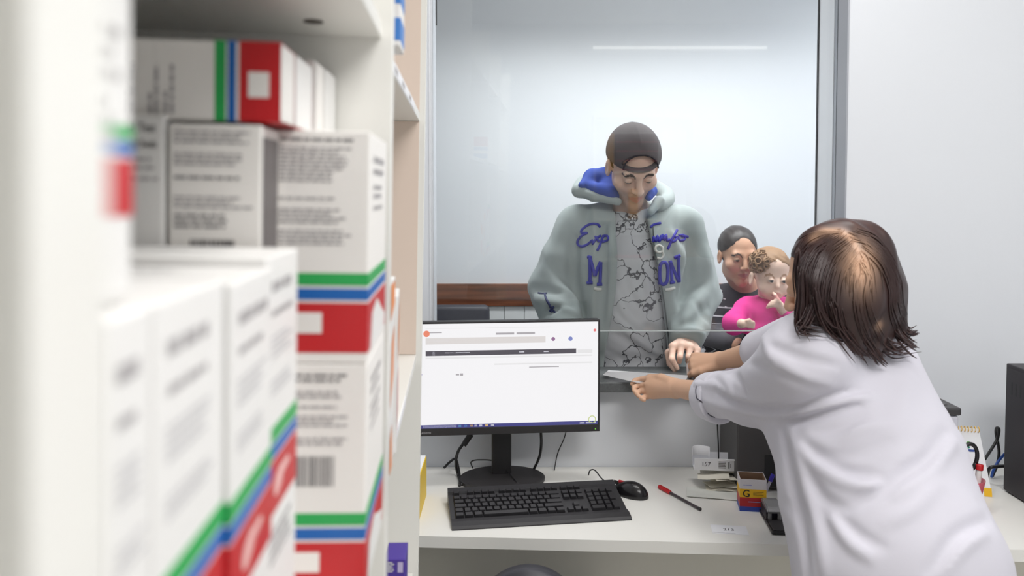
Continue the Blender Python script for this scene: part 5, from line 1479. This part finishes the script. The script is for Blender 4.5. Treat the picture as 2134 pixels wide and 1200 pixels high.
# small white blossoms printed on the shoulder
fl = []
for (a, b) in ((1497, 598), (1502, 604), (1494, 606), (1503, 610), (1509, 622), (1499, 618), (1490, 620), (1512, 639)):
    L = D_.px([(a - 2, b), (a + 2.5, b + 1.5)], 4)
    if len(L) > 1: fl.append(L + np.array([0, -.003, 0]) - np.array(sw.location))
if fl:
    V, Fq = tubes_np(fl, [.0028] * len(fl), 5); from_np('blossom_print', V, Fq, mat('print_white', (216, 214, 216), .8), sw)
Hh = Sdf(); Hh.ell(HS.w((0, -.018, .034)), np.array((.0805, .097, .0885)) * HS.s, HS.R, .02); Hh.ell(HS.w((0, -.074, .086)), np.array((.022, .026, .022)) * HS.s, HS.R, .02)
def hairline(H, zf, k=.9, side=.055):
    def fn(Q, d):
        L = H.loc(Q)
        zl = zf - k * np.abs(L[:, 0]) ** 1.5 * 3.2
        f = np.maximum(L[:, 2] - zl, .006 - L[:, 1])
        f2 = np.maximum(L[:, 2] + .055, -.05 - L[:, 1])
        return smax(smax(d, -f * H.s, .005), -f2 * H.s, .005)
    return fn
Hh.post.append(hairline(HS, .088, 1.1)); Hh.disp.append(wavefold(.0010, 260, (1, .1, .3), 5, .2))
solid('hair', Hh, .0042, mat('hair_dark_tied', (40, 30, 28), .45), sw)

kid = person('toddler', 'toddler in pink sweater with a curly bun sitting on the seated woman', (1.0, 3.05, 0))
sk_k, lip_k = np.array(lin((232, 198, 178))), np.array(lin((214, 150, 142)))
HK = Head(P(1605, 578, 3.03), (.05, -1, -.10), (.04, -.1, 1), .90, True)
S = Sdf(); HK.add(S)
kn_ = P(1600, 634, 3.07)
S.cap(HK.w((0, -.02, -.06)), kn_, .034, .038, .02)
kL, kR = P(1556, 644, 3.07), P(1638, 646, 3.07)
keL, keR = P(1530, 674, 3.01), P(1652, 676, 3.00)
kwL, kwR = P(1548, 674, 2.945), P(1624, 636, 2.945)
def torso_k(S, g=0.0):
    S.cap(kL + [.012, 0, -.01], kR - [.012, 0, .01], .038 + g, None, .03)
    S.cap(P(1597, 660, 3.07), P(1597, 705, 3.06), .074 + g, .082 + g, .03)
torso_k(S, -.012)
for a, e, w_ in ((kL, keL, kwL), (kR, keR, kwR)): S.chain([(a, .028), (e, .024), (w_, .0165)], .012)
# left-hand-side hand, fingers resting forward
for i in range(4):
    k_ = kwL + np.array([.020, -.008 + .002 * i, .008 - .0055 * i]); hand_chain(S, [kwL, k_, k_ + np.array([.014, -.002, -.002]), k_ + np.array([.020, .006, -.007])], .0088, .0056, .003)
hand_chain(S, [kwL, kwL + np.array([.012, -.010, .012]), kwL + np.array([.022, -.010, .016])], .008, .0058, .003)
# other hand at the mouth, index finger up
for i in range(4):
    k_ = kwR + np.array([-.012 - .004 * i, -.010, .022 - .0065 * i])
    tipv = (np.array([-.004, .004, .014]), np.array([-.006, .012, .010])) if i == 0 else (np.array([-.012, .006, -.004]), np.array([-.006, .016, -.010]))
    hand_chain(S, [kwR, k_, k_ + tipv[0], k_ + tipv[0] + tipv[1] * .8], .0090, .0058, .003)
hand_chain(S, [kwR, kwR + np.array([-.004, -.014, .014]), kwR + np.array([-.010, -.012, .026])], .0085, .0058, .003)
for sx in (-1, 1): S.chain([((.952 + sx * .045, 3.06, .93), .045), ((.952 + sx * .06, 2.99, .80), .036), ((.952 + sx * .06, 3.0, .70), .026)], .02); S.cap((.952 + sx * .06, 3.0, .70), (.952 + sx * .065, 2.94, .69), .024, .02, .01)
def col_k(V):
    out = np.tile(sk_k, (len(V), 1))
    return HK.colour(V, sk_k, lip_k, np.array(lin((176, 134, 106))), out, brow_z=.026)
solid('body', S, .0034, skin_mat('skin_toddler'), kid, col_k)
HK.eye_parts(kid, (74, 62, 58), (0.05, 1, 0.0), -.34, .36, sk_k * .95)
Pk = Sdf(); torso_k(Pk, .012)
Pk.chain([(kL, .046), (keL, .043)], .02); Pk.cap(keL, keL + (kwL - keL) * .45, .043, .030, .01)
Pk.chain([(kR, .046), (keR, .043)], .02); Pk.cap(keR, keR + (kwR - keR) * .55, .043, .030, .01)
Pk.cap(kn_ - [0, 0, .015], kn_ - [0, 0, .004], .046, .044, .01)
for pl, a_, w_ in (([(1556, 640), (1562, 655), (1556, 668)], -.006, .006), ([(1545, 652), (1552, 662), (1572, 676)], .005, .006), ([(1590, 650), (1612, 665), (1632, 684)], .004, .007), ([(1606, 668), (1622, 664), (1640, 668)], -.005, .006), ([(1575, 684), (1598, 678), (1620, 684)], .004, .006), ([(1626, 652), (1632, 664), (1646, 668)], -.005, .006)):
    L = Pk.px(pl)
    if len(L) > 2: Pk.disp.append(ridge(L, a_, w_))
Pk.disp.append(wavefold(.0018, 70, (.5, .2, 1), 31))
Pk.post.append(lambda Q, d: np.maximum(d, P(1597, 700, 3.0)[2] - Q[:, 2]))
solid('sweater', Pk, .0042, mat('sweater_pink', (232, 62, 152), .85, bump=.15, bscale=600), kid)
Lg = Sdf(); 
Lg.cap(P(1597, 704, 3.06), (.952, 3.06, .93), .082, .08, .03)
for sx in (-1, 1): Lg.chain([((.952 + sx * .045, 3.06, .93), .06), ((.952 + sx * .06, 2.99, .80), .05), ((.952 + sx * .06, 3.0, .74), .042)], .02)
solid('leggings', Lg, .006, mat('leggings_dark', (44, 42, 52), .85), kid)
for sx in (-1, 1):
    Z = Sdf(); Z.cap((.952 + sx * .06, 3.005, .70), (.952 + sx * .066, 2.93, .693), .030, .025, .012); solid('shoe', Z, .005, mat('shoe_pink', (220, 150, 180), .6), kid)
Kh = Sdf(); Kh.ell(HK.w((0, -.018, .048)), np.array((.083, .094, .080)) * HK.s, HK.R, .01)
Kh.post.append(hairline(HK, .078, .5)); Kh.disp.append(wavefold(.0014, 190, (1, .1, .5), 5, .3))
M_kh = mat('hair_light_brown', (150, 116, 84), .6, noise=.15, nscale=90)
solid('hair', Kh, .004, M_kh, kid)
# curly bun: tight ringlets wound around a core
bc = P(1584, 546, 2.985)
Ls, Rs = [], []
rk = np.random.RandomState(8)
for i in range(46):
    d_ = rk.normal(size=3); d_ /= np.linalg.norm(d_); c_ = bc + d_ * np.array([.030, .026, .034]) * (.75 + .35 * rk.rand())
    a1 = np.cross(d_, rk.normal(size=3)); a1 /= np.linalg.norm(a1); a2 = np.cross(d_, a1)
    t = np.linspace(0, 2 * math.pi * 1.6, 18); rr_ = .0085 + .004 * rk.rand()
    Ls.append(np.array([c_ + rr_ * (math.cos(q) * a1 + math.sin(q) * a2) + d_ * .003 * q / 3 for q in t])); Rs.append(.0026)
for i in range(14):      # stray curls at the temple on the other side
    c0 = P(1636 + rk.normal() * 3, 556 + rk.normal() * 9, 3.02); t = np.linspace(0, 1, 14)
    Ls.append(np.array([c0 + np.array([.006 * math.sin(9 * q + i), .004 * math.cos(9 * q), -.022 * q]) for q in t])); Rs.append(.0018)
for i in range(26):      # wisps swept up from the forehead to the bun
    a = HK.w((rk.uniform(-.03, .06), .066, .076)); t = np.linspace(0, 1, 12); b = bc + rk.normal(size=3) * .012
    m_ = (a + b) / 2 + (HK.w((0, .02, .14)) - HK.c) * .10
    Ls.append(np.array([a * (1 - q) ** 2 + 2 * m_ * q * (1 - q) + b * q * q for q in t])); Rs.append(.0014)
V, Fq = tubes_np(Ls, Rs, 5); from_np('hair_bun', V - np.array(kid.location), Fq, M_kh, kid)
core = Sdf(); core.ell(bc, (.030, .027, .034)); core.disp.append(wavefold(.003, 150, (1, .4, .6), 3)); solid('bun_core', core, .004, mat('hair_brown_core', (112, 82, 58), .7), kid)
# ================================================================== the pharmacist in the white coat
wom = person('person', 'woman with dark bobbed hair in a white coat leaning over the desk, back to us', (0.74, 1.56, 0))
sk_w, lip_w = np.array(lin((214, 172, 144))), np.array(lin((190, 126, 112)))
HW = Head(P(1738, 588, 1.72), (-.76, .58, -.28), (-.16, .12, .97), 1.03, False, True)
wshL, wshR = P(1662, 752, 1.66), P(1722, 690, 1.97)
welL, welR = P(1548, 832, 1.90), P(1598, 730, 2.14)
wwrL, wwrR = P(1408, 808, 2.165), P(1500, 752, 2.335)
def torso_w(S, g=0.0):
    S.ell((.729, 1.795, 1.075), (.148 + g, .135 + g, .175 + g), None, .07)
    S.ell((.752, 1.66, .94), (.172 + g, .135 + g, .19 + g), None, .07)
    S.ell((.762, 1.555, .79), (.184 + g, .150 + g, .20 + g), None, .07)
    S.cap(wshL + [.035, .02, .0], wshR + [.01, -.02, 0], .068 + g, .068 + g, .06)
    S.cap((.80, 1.80, 1.17), (.825, 1.72, 1.02), .066 + g, .074 + g, .07)
S = Sdf(); HW.add(S)
S.cap(HW.w((0, -.03, -.06)), (.695, 1.815, 1.22), .052, .058, .03)
torso_w(S, -.02)
S.chain([(wshL, .047), (welL, .037), (wwrL, .0235)], .02); S.chain([(wshR, .047), (welR, .037), (wwrR, .0235)], .02)
# near (left) hand pinching the sheet
knL = [P(1353, 791, 2.268), P(1350, 802, 2.252), P(1353, 813, 2.242), P(1360, 823, 2.232)]
fng = [[P(1336, 790, 2.298), P(1323, 793, 2.304), P(1317, 800, 2.296)], [P(1332, 803, 2.280), P(1321, 807, 2.280), P(1321, 813, 2.264)],
       [P(1335, 815, 2.266), P(1326, 819, 2.260), P(1330, 824, 2.246)], [P(1345, 827, 2.246), P(1337, 830, 2.240), P(1342, 833, 2.23)]]
for k_, f_ in zip(knL, fng):
    S.cap(wwrL + [0, 0, -.002], k_, .0235, .0118, .008); hand_chain(S, [k_] + f_, .0088, .0066, .0018)
hand_chain(S, [wwrL + np.array([-.01, .01, .012]), P(1378, 788, 2.225), P(1356, 787, 2.275), P(1336, 792, 2.318)], .0150, .0090)
# far (right) hand, closed around a second sheet
knR = [P(1447, 742, 2.392), P(1444, 752, 2.378), P(1446, 763, 2.368), P(1453, 774, 2.36)]
for q, k_ in enumerate(knR):
    dn = np.array([-.012 + .004 * q, .010, -.020]); t_ = k_ + dn * .9; e_ = k_ + np.array([.012, .020, -.034])
    S.cap(wwrR, k_, .0235, .0118, .008); hand_chain(S, [k_, t_, e_], .0088, .0070, .0018)
hand_chain(S, [wwrR + np.array([-.008, -.012, -.006]), P(1462, 772, 2.345), P(1446, 776, 2.36), P(1437, 782, 2.378)], .0135, .0085)
def col_w(V):
    out = np.tile(sk_w, (len(V), 1))
    return HW.colour(V, sk_w, lip_w, None, out)
solid('body', S, 0.0031, skin_mat('skin_woman'), wom, col_w)
HW.eye_parts(wom, (58, 38, 26), (0, 1, -.3), -.4, -.3, sk_w * .95, False)
Tz = Sdf()
for sx in (-1, 1): Tz.chain([((.768 + sx * .075, 1.54, .74), .085), ((.765 + sx * .09, 1.50, .45), .072), ((.76 + sx * .09, 1.47, .08), .06)], .04)
solid('trousers', Tz, .011, mat('trousers_navy', (46, 48, 62), .8, bump=.2, bscale=400), wom)
for sx in (-1, 1):
    Z = Sdf(); Z.cap((.75 + sx * .09, 1.43, .045), (.742 + sx * .105, 1.61, .035), .045, .036, .02); Z.post.append(lambda Q, d: np.maximum(d, .002 - Q[:, 2]))
    solid('shoe', Z, .007, mat('shoe_white', (220, 220, 220), .5), wom)
# coat
M_coat = mat('white_coat_cloth', (207, 205, 215), .85, bump=.12, bscale=900, sheen=.15)
Cw = Sdf(); torso_w(Cw, .022)
Cw.ell((.766, 1.54, .60), (.194, .165, .22), None, .07)
Cw.chain([(wshL + [.01, 0, .006], .072), (welL + [.01, -.01, .008], .061)], .04)
slL = welL + (wwrL - welL) * .40
Cw.cap(welL + [.01, -.01, .008], slL, .061, .058, .03)
Cw.chain([(wshR, .074), (welR + (wwrR - welR) * .10, .058)], .04)
Cw.cap(wshL + [.03, .06, .02], P(1690, 705, 1.80), .06, .05, .04)
wf = [([(1640, 868), (1700, 852), (1770, 832), (1815, 826)], .010, .010), ([(1635, 880), (1700, 866), (1790, 846)], -.011, .009), ([(1660, 852), (1720, 830), (1800, 815)], -.006, .010),
      ([(1470, 838), (1520, 850), (1580, 862), (1640, 864)], .007, .010), ([(1490, 812), (1540, 838), (1600, 850), (1660, 846)], -.008, .009), ([(1480, 795), (1520, 820), (1590, 838)], .007, .009),
      ([(1668, 932), (1700, 968), (1750, 1000), (1800, 1014), (1830, 1010)], .012, .010), ([(1682, 928), (1722, 958), (1770, 982), (1830, 990)], -.010, .011), ([(1690, 948), (1770, 948), (1850, 920)], -.006, .012),
      ([(1735, 1082), (1770, 1130), (1812, 1162)], .010, .010), ([(1750, 1076), (1790, 1112), (1840, 1140)], -.006, .010), ([(1975, 900), (1925, 960), (1850, 1010), (1770, 1058)], -.009, .013), ([(1990, 920), (1940, 980), (1870, 1030)], .006, .013),
      ([(2060, 1082), (1995, 1118), (1940, 1190)], -.009, .012), ([(2050, 1110), (2005, 1140), (1965, 1195)], .008, .012), ([(1626, 890), (1650, 1000), (1676, 1120), (1684, 1195)], -.010, .010), ([(1650, 900), (1676, 1000), (1706, 1110), (1720, 1195)], .008, .012),
      ([(1600, 742), (1660, 778), (1730, 800)], .006, .011), ([(1612, 722), (1680, 748), (1745, 762)], -.006, .010), ([(1560, 756), (1600, 772), (1660, 790)], -.005, .011), ([(1592, 700), (1600, 730), (1618, 760)], .006, .009),
      ([(1440, 798), (1470, 800), (1490, 806)], .006, .008), ([(1520, 770), (1545, 800), (1560, 840)], -.006, .010), ([(1500, 780), (1525, 812), (1540, 850)], .006, .009), ([(1900, 790), (1880, 860), (1850, 920)], .004, .018), ([(1950, 1010), (1900, 1060), (1850, 1090)], .006, .014),
      ([(1690, 1000), (1720, 1040), (1760, 1060)], -.007, .011), ([(1760, 905), (1800, 890), (1850, 880)], .005, .012), ([(1700, 900), (1750, 890), (1800, 870)], -.005, .011)]
for pl, a_, w_ in wf:
    L = Cw.px(pl)
    if len(L) > 2: Cw.disp.append(ridge(L, a_ * 1.45, w_))
Cw.disp.append(wavefold(.0022, 26, (.7, .2, .8), 14)); Cw.disp.append(wavefold(.0010, 60, (.3, .2, 1), 4))
dl = (wwrL - welL) / np.linalg.norm(wwrL - welL); dr = (wwrR - welR) / np.linalg.norm(wwrR - welR)
def coat_cut(Q, d):
    d = np.maximum(d, .42 - Q[:, 2])
    a = (Q - (welL + (wwrL - welL) * .46)) @ dl
    near = np.linalg.norm(Q - slL, axis=1) < .16
    d = np.where(near, smax(d, a, .006), d)
    inner = np.linalg.norm((Q - wwrL) - ((Q - wwrL) @ dl)[:, None] * dl, axis=1) - (.040 + .0 * a)
    d = np.where(near & (a > -.05), smax(d, -inner, .004), d)
    return d
Cw.post.append(coat_cut)
coat = solid('coat', Cw, .0052, M_coat, wom)
# turned-back cuff with its tab
CD = Disp(Cw)
cf = Sdf(); q0 = welL + (wwrL - welL) * .30; q1 = welL + (wwrL - welL) * .50
cf.cap(q0 + [0.004, -.004, -.004], q1 + [0, 0, -.006], .066, .058, .01); 
cf.disp.append(wavefold(.003, 45, (.5, .4, 1), 5))
def cuff_cut(Q, d):
    a = (Q - q1) @ dl; b = (Q - q0) @ dl
    d = smax(d, a, .004); d = smax(d, -b, .004)
    r_ = np.linalg.norm((Q - q1) - a[:, None] * dl, axis=1)
    return smax(d, .046 - r_, .004)
cf.post.append(cuff_cut)
cuff_o = solid('cuff', cf, .0045, M_coat, wom)
CFD = Disp(cf)
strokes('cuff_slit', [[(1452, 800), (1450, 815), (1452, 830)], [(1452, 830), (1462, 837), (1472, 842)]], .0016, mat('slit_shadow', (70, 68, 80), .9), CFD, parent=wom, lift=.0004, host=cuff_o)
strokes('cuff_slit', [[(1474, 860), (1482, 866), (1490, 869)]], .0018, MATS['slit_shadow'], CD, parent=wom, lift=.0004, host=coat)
# hair ------------------------------------------------------------
hd, hb, hs = np.array(lin((38, 26, 27))), np.array(lin((80, 44, 36))), np.array(lin((232, 188, 156)))
Hw = Sdf()
Hw.ell(HW.w((0, -.026, .038)), np.array((.096, .108, .092)), HW.R, .03)
Hw.ell(P(1768, 610, 1.70), (.098, .105, .105), None, .04)
Hw.cap(P(1690, 600, 1.66), P(1690, 672, 1.655), .040, .030, .05)
Hw.cap(P(1790, 640, 1.665), P(1812, 705, 1.665), .058, .034, .05)
Hw.cap(P(1836, 610, 1.70), P(1865, 680, 1.70), .050, .028, .04)
Hw.cap(P(1745, 650, 1.65), P(1772, 700, 1.645), .050, .032, .04)
Hw.disp.append(wavefold(.0035, 60, (1, .6, .15), 6, .5)); Hw.disp.append(wavefold(.0016, 130, (1, .5, .1), 9, .5))
def face_open(Q, d):
    L = HW.loc(Q)
    f = np.maximum(np.maximum(.030 + .35 * np.maximum(L[:, 2], 0) - L[:, 1], L[:, 2] - .066), -L[:, 2] - .16)
    return smax(d, -f, .012)
Hw.post.append(face_open)
crown = P(1793, 545, 1.60)
def scalp_f(V):
    """how thin the hair is: the crown and the parting that runs forward from it"""
    L = HW.loc(V); C0 = HW.loc(CB[None])[0]
    u_ = V / np.linalg.norm(HW.R, axis=0).mean()
    f = np.exp(-(((V - CB) @ np.array([1, 0, 0])) ** 2 / .0007 + ((V - CB) @ np.array([0, .35, .94])) ** 2 / .0022))
    for a, b, w_, s_ in PART: 
        ba = b - a; h = np.clip(((V - a) @ ba) / (ba @ ba), 0, 1); q = V - a - h[:, None] * ba
        f = np.maximum(f, s_ * np.exp(-(q ** 2).sum(1) / (w_ * w_)))
    return np.clip(f, 0, 1)
CB = Hw.px([(1793, 552), (1793, 553)])[0]
pp = Hw.px([(1786, 522), (1775, 500), (1745, 482), (1715, 482), (1695, 492)])
PART = [(pp[i], pp[i + 1], .011, .85 - .3 * i / len(pp)) for i in range(len(pp) - 1)]
kb0 = Hw.px([(1830, 678), (1831, 680)])[0]
PART.append((kb0, kb0 + np.array([.006, 0, -.004]), .010, .45))
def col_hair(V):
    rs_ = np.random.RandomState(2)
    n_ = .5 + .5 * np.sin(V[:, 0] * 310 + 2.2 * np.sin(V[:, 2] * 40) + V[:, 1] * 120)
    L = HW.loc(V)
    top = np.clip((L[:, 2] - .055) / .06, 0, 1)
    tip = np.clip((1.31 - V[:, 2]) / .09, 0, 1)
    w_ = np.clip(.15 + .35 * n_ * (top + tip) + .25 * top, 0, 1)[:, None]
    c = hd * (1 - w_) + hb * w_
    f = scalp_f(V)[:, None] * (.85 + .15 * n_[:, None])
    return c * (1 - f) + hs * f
M_hair = mat('hair_brown', (40, 28, 28), .42, attr=True)
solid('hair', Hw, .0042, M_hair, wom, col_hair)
# locks
rs_ = np.random.RandomState(5)
Ls, Rs, Cs = [], [], []
HF = Disp(Hw)
def lock(pl, Y0, Y1, n, spread, r, out=.004):
    L = catmull(np.asarray(pl, float), 7); m_ = len(L)
    for _ in range(n):
        off = rs_.normal(size=2) * spread; tw = rs_.normal(size=2) * spread * 1.2; oy = rs_.normal() * .008
        t = np.linspace(0, 1, m_)
        pts = np.array([P(x + off[0] + tw[0] * s_, y + off[1] + tw[1] * s_, Y0 + (Y1 - Y0) * s_ + oy) for (x, y), s_ in zip(L, t)])
        Dd = pts - CAM; Dd /= np.linalg.norm(Dd, axis=1, keepdims=True); hit, okh = Cw.cast(CAM, Dd)
        for q_ in range(m_):
            if okh[q_] and hit[q_][1] - .010 < pts[q_][1]: pts[q_] = CAM + (pts[q_] - CAM) * (hit[q_][1] - .010 - abs(oy) * .5) / pts[q_][1]
        Ls.append(pts); Rs.append(r * (1 - .85 * t ** 3) * (.4 + .6 * np.minimum(1, t * 6)))
def surf_lock(pl, n, spread, r, lift=.002):
    for _ in range(n):
        off = rs_.normal(size=2) * spread; tw = rs_.normal(size=2) * spread
        k_ = len(pl)
        p2 = [(x + off[0] + tw[0] * i / k_, y + off[1] + tw[1] * i / k_) for i, (x, y) in enumerate(pl)]
        L = HF.px(p2, 6)
        if len(L) > 4:
            t = np.linspace(0, 1, len(L)); Ls.append(L + np.array([0, -lift, lift * .3])); Rs.append(r * (1 - .8 * t ** 3) * (.3 + .7 * np.minimum(1, t * 5)))
# over the skull, flowing down from crown and parting
surf_lock([(1735, 492), (1690, 520), (1668, 570), (1668, 630), (1672, 670)], 26, 7, .0018)
surf_lock([(1760, 498), (1722, 530), (1702, 590), (1700, 650), (1712, 690)], 30, 8, .0018)
surf_lock([(1778, 520), (1750, 560), (1738, 620), (1745, 680), (1770, 720)], 30, 8, .0018)
surf_lock([(1795, 575), (1790, 620), (1800, 670), (1820, 715)], 30, 9, .0018)
surf_lock([(1800, 505), (1840, 540), (1862, 590), (1866, 640), (1880, 680)], 30, 8, .0018)
surf_lock([(1780, 490), (1820, 505), (1855, 550), (1872, 610)], 24, 6, .0016)
surf_lock([(1750, 480), (1700, 488), (1668, 510), (1655, 560)], 16, 4, .0015)
surf_lock([(1785, 535), (1772, 560), (1770, 600)], 14, 7, .0012); surf_lock([(1800, 540), (1812, 565), (1815, 610)], 14, 7, .0012)
# ends that flick out below
lock([(1860, 620), (1872, 665), (1892, 692), (1908, 690)], 1.69, 1.70, 20, 4, .0028)
lock([(1850, 640), (1868, 690), (1890, 715), (1902, 722)], 1.66, 1.68, 24, 5, .0028)
lock([(1820, 650), (1835, 705), (1860, 728), (1896, 722)], 1.63, 1.66, 22, 6, .0022)
lock([(1800, 650), (1808, 705), (1826, 735), (1838, 748)], 1.615, 1.645, 22, 6, .0022)
lock([(1770, 640), (1785, 690), (1806, 725), (1822, 745)], 1.605, 1.63, 24, 7, .0022)
lock([(1740, 630), (1752, 675), (1775, 708), (1800, 735)], 1.60, 1.61, 24, 7, .0022)
lock([(1705, 610), (1715, 655), (1738, 690), (1765, 705)], 1.61, 1.60, 20, 6, .0022)
lock([(1672, 560), (1672, 620), (1668, 668), (1680, 692)], 1.625, 1.62, 20, 5, .0022)
lock([(1690, 640), (1680, 668), (1672, 686), (1712, 692)], 1.615, 1.60, 16, 5, .0022)
lock([(1662, 520), (1656, 570), (1660, 620)], 1.64, 1.64, 10, 3, .0016)
V, Fq = tubes_np(Ls, Rs, 4)
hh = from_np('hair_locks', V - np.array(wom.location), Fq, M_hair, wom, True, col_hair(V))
# ---------------------------------------------------------------- papers in the hands
def sheet(name, lab, corners, m=mat('bright_paper', (250, 250, 252), .6), sag=0.0, grp=None):
    c = [np.asarray(p, float) for p in corners]; n_ = 8
    V = [(c[0] * (1 - u) + c[1] * u) * (1 - v) + (c[3] * (1 - u) + c[2] * u) * v - np.array([0, 0, sag * math.sin(math.pi * u) * (1 - v)]) for v in np.linspace(0, 1, n_) for u in np.linspace(0, 1, n_)]
    bm = bmesh.new(); vs = [bm.verts.new(tuple(p - c[0])) for p in V]
    for j in range(n_ - 1):
        for i in range(n_ - 1): bm.faces.new((vs[j * n_ + i], vs[j * n_ + i + 1], vs[(j + 1) * n_ + i + 1], vs[(j + 1) * n_ + i]))
    bmesh.ops.solidify(bm, geom=bm.faces[:], thickness=.0006)
    o = from_bm(name, bm, m, None, True); o.location = tuple(c[0])
    return tag(o, lab, 'paper', grp)
zt = Z_CT + .012
sheet('prescription_sheet', 'white sheet of paper held out over the counter by the woman in white', [PZ(1256, 781, zt), PZ(1418, 818, zt), PZ(1434, 782, zt + .002), PZ(1268, 771, zt)])
sheet('folded_slip', 'small white slip standing upright in the far hand of the woman in white', [P(1432, 800, 2.372), P(1442, 786, 2.392), P(1441, 748, 2.398), P(1430, 758, 2.380)])
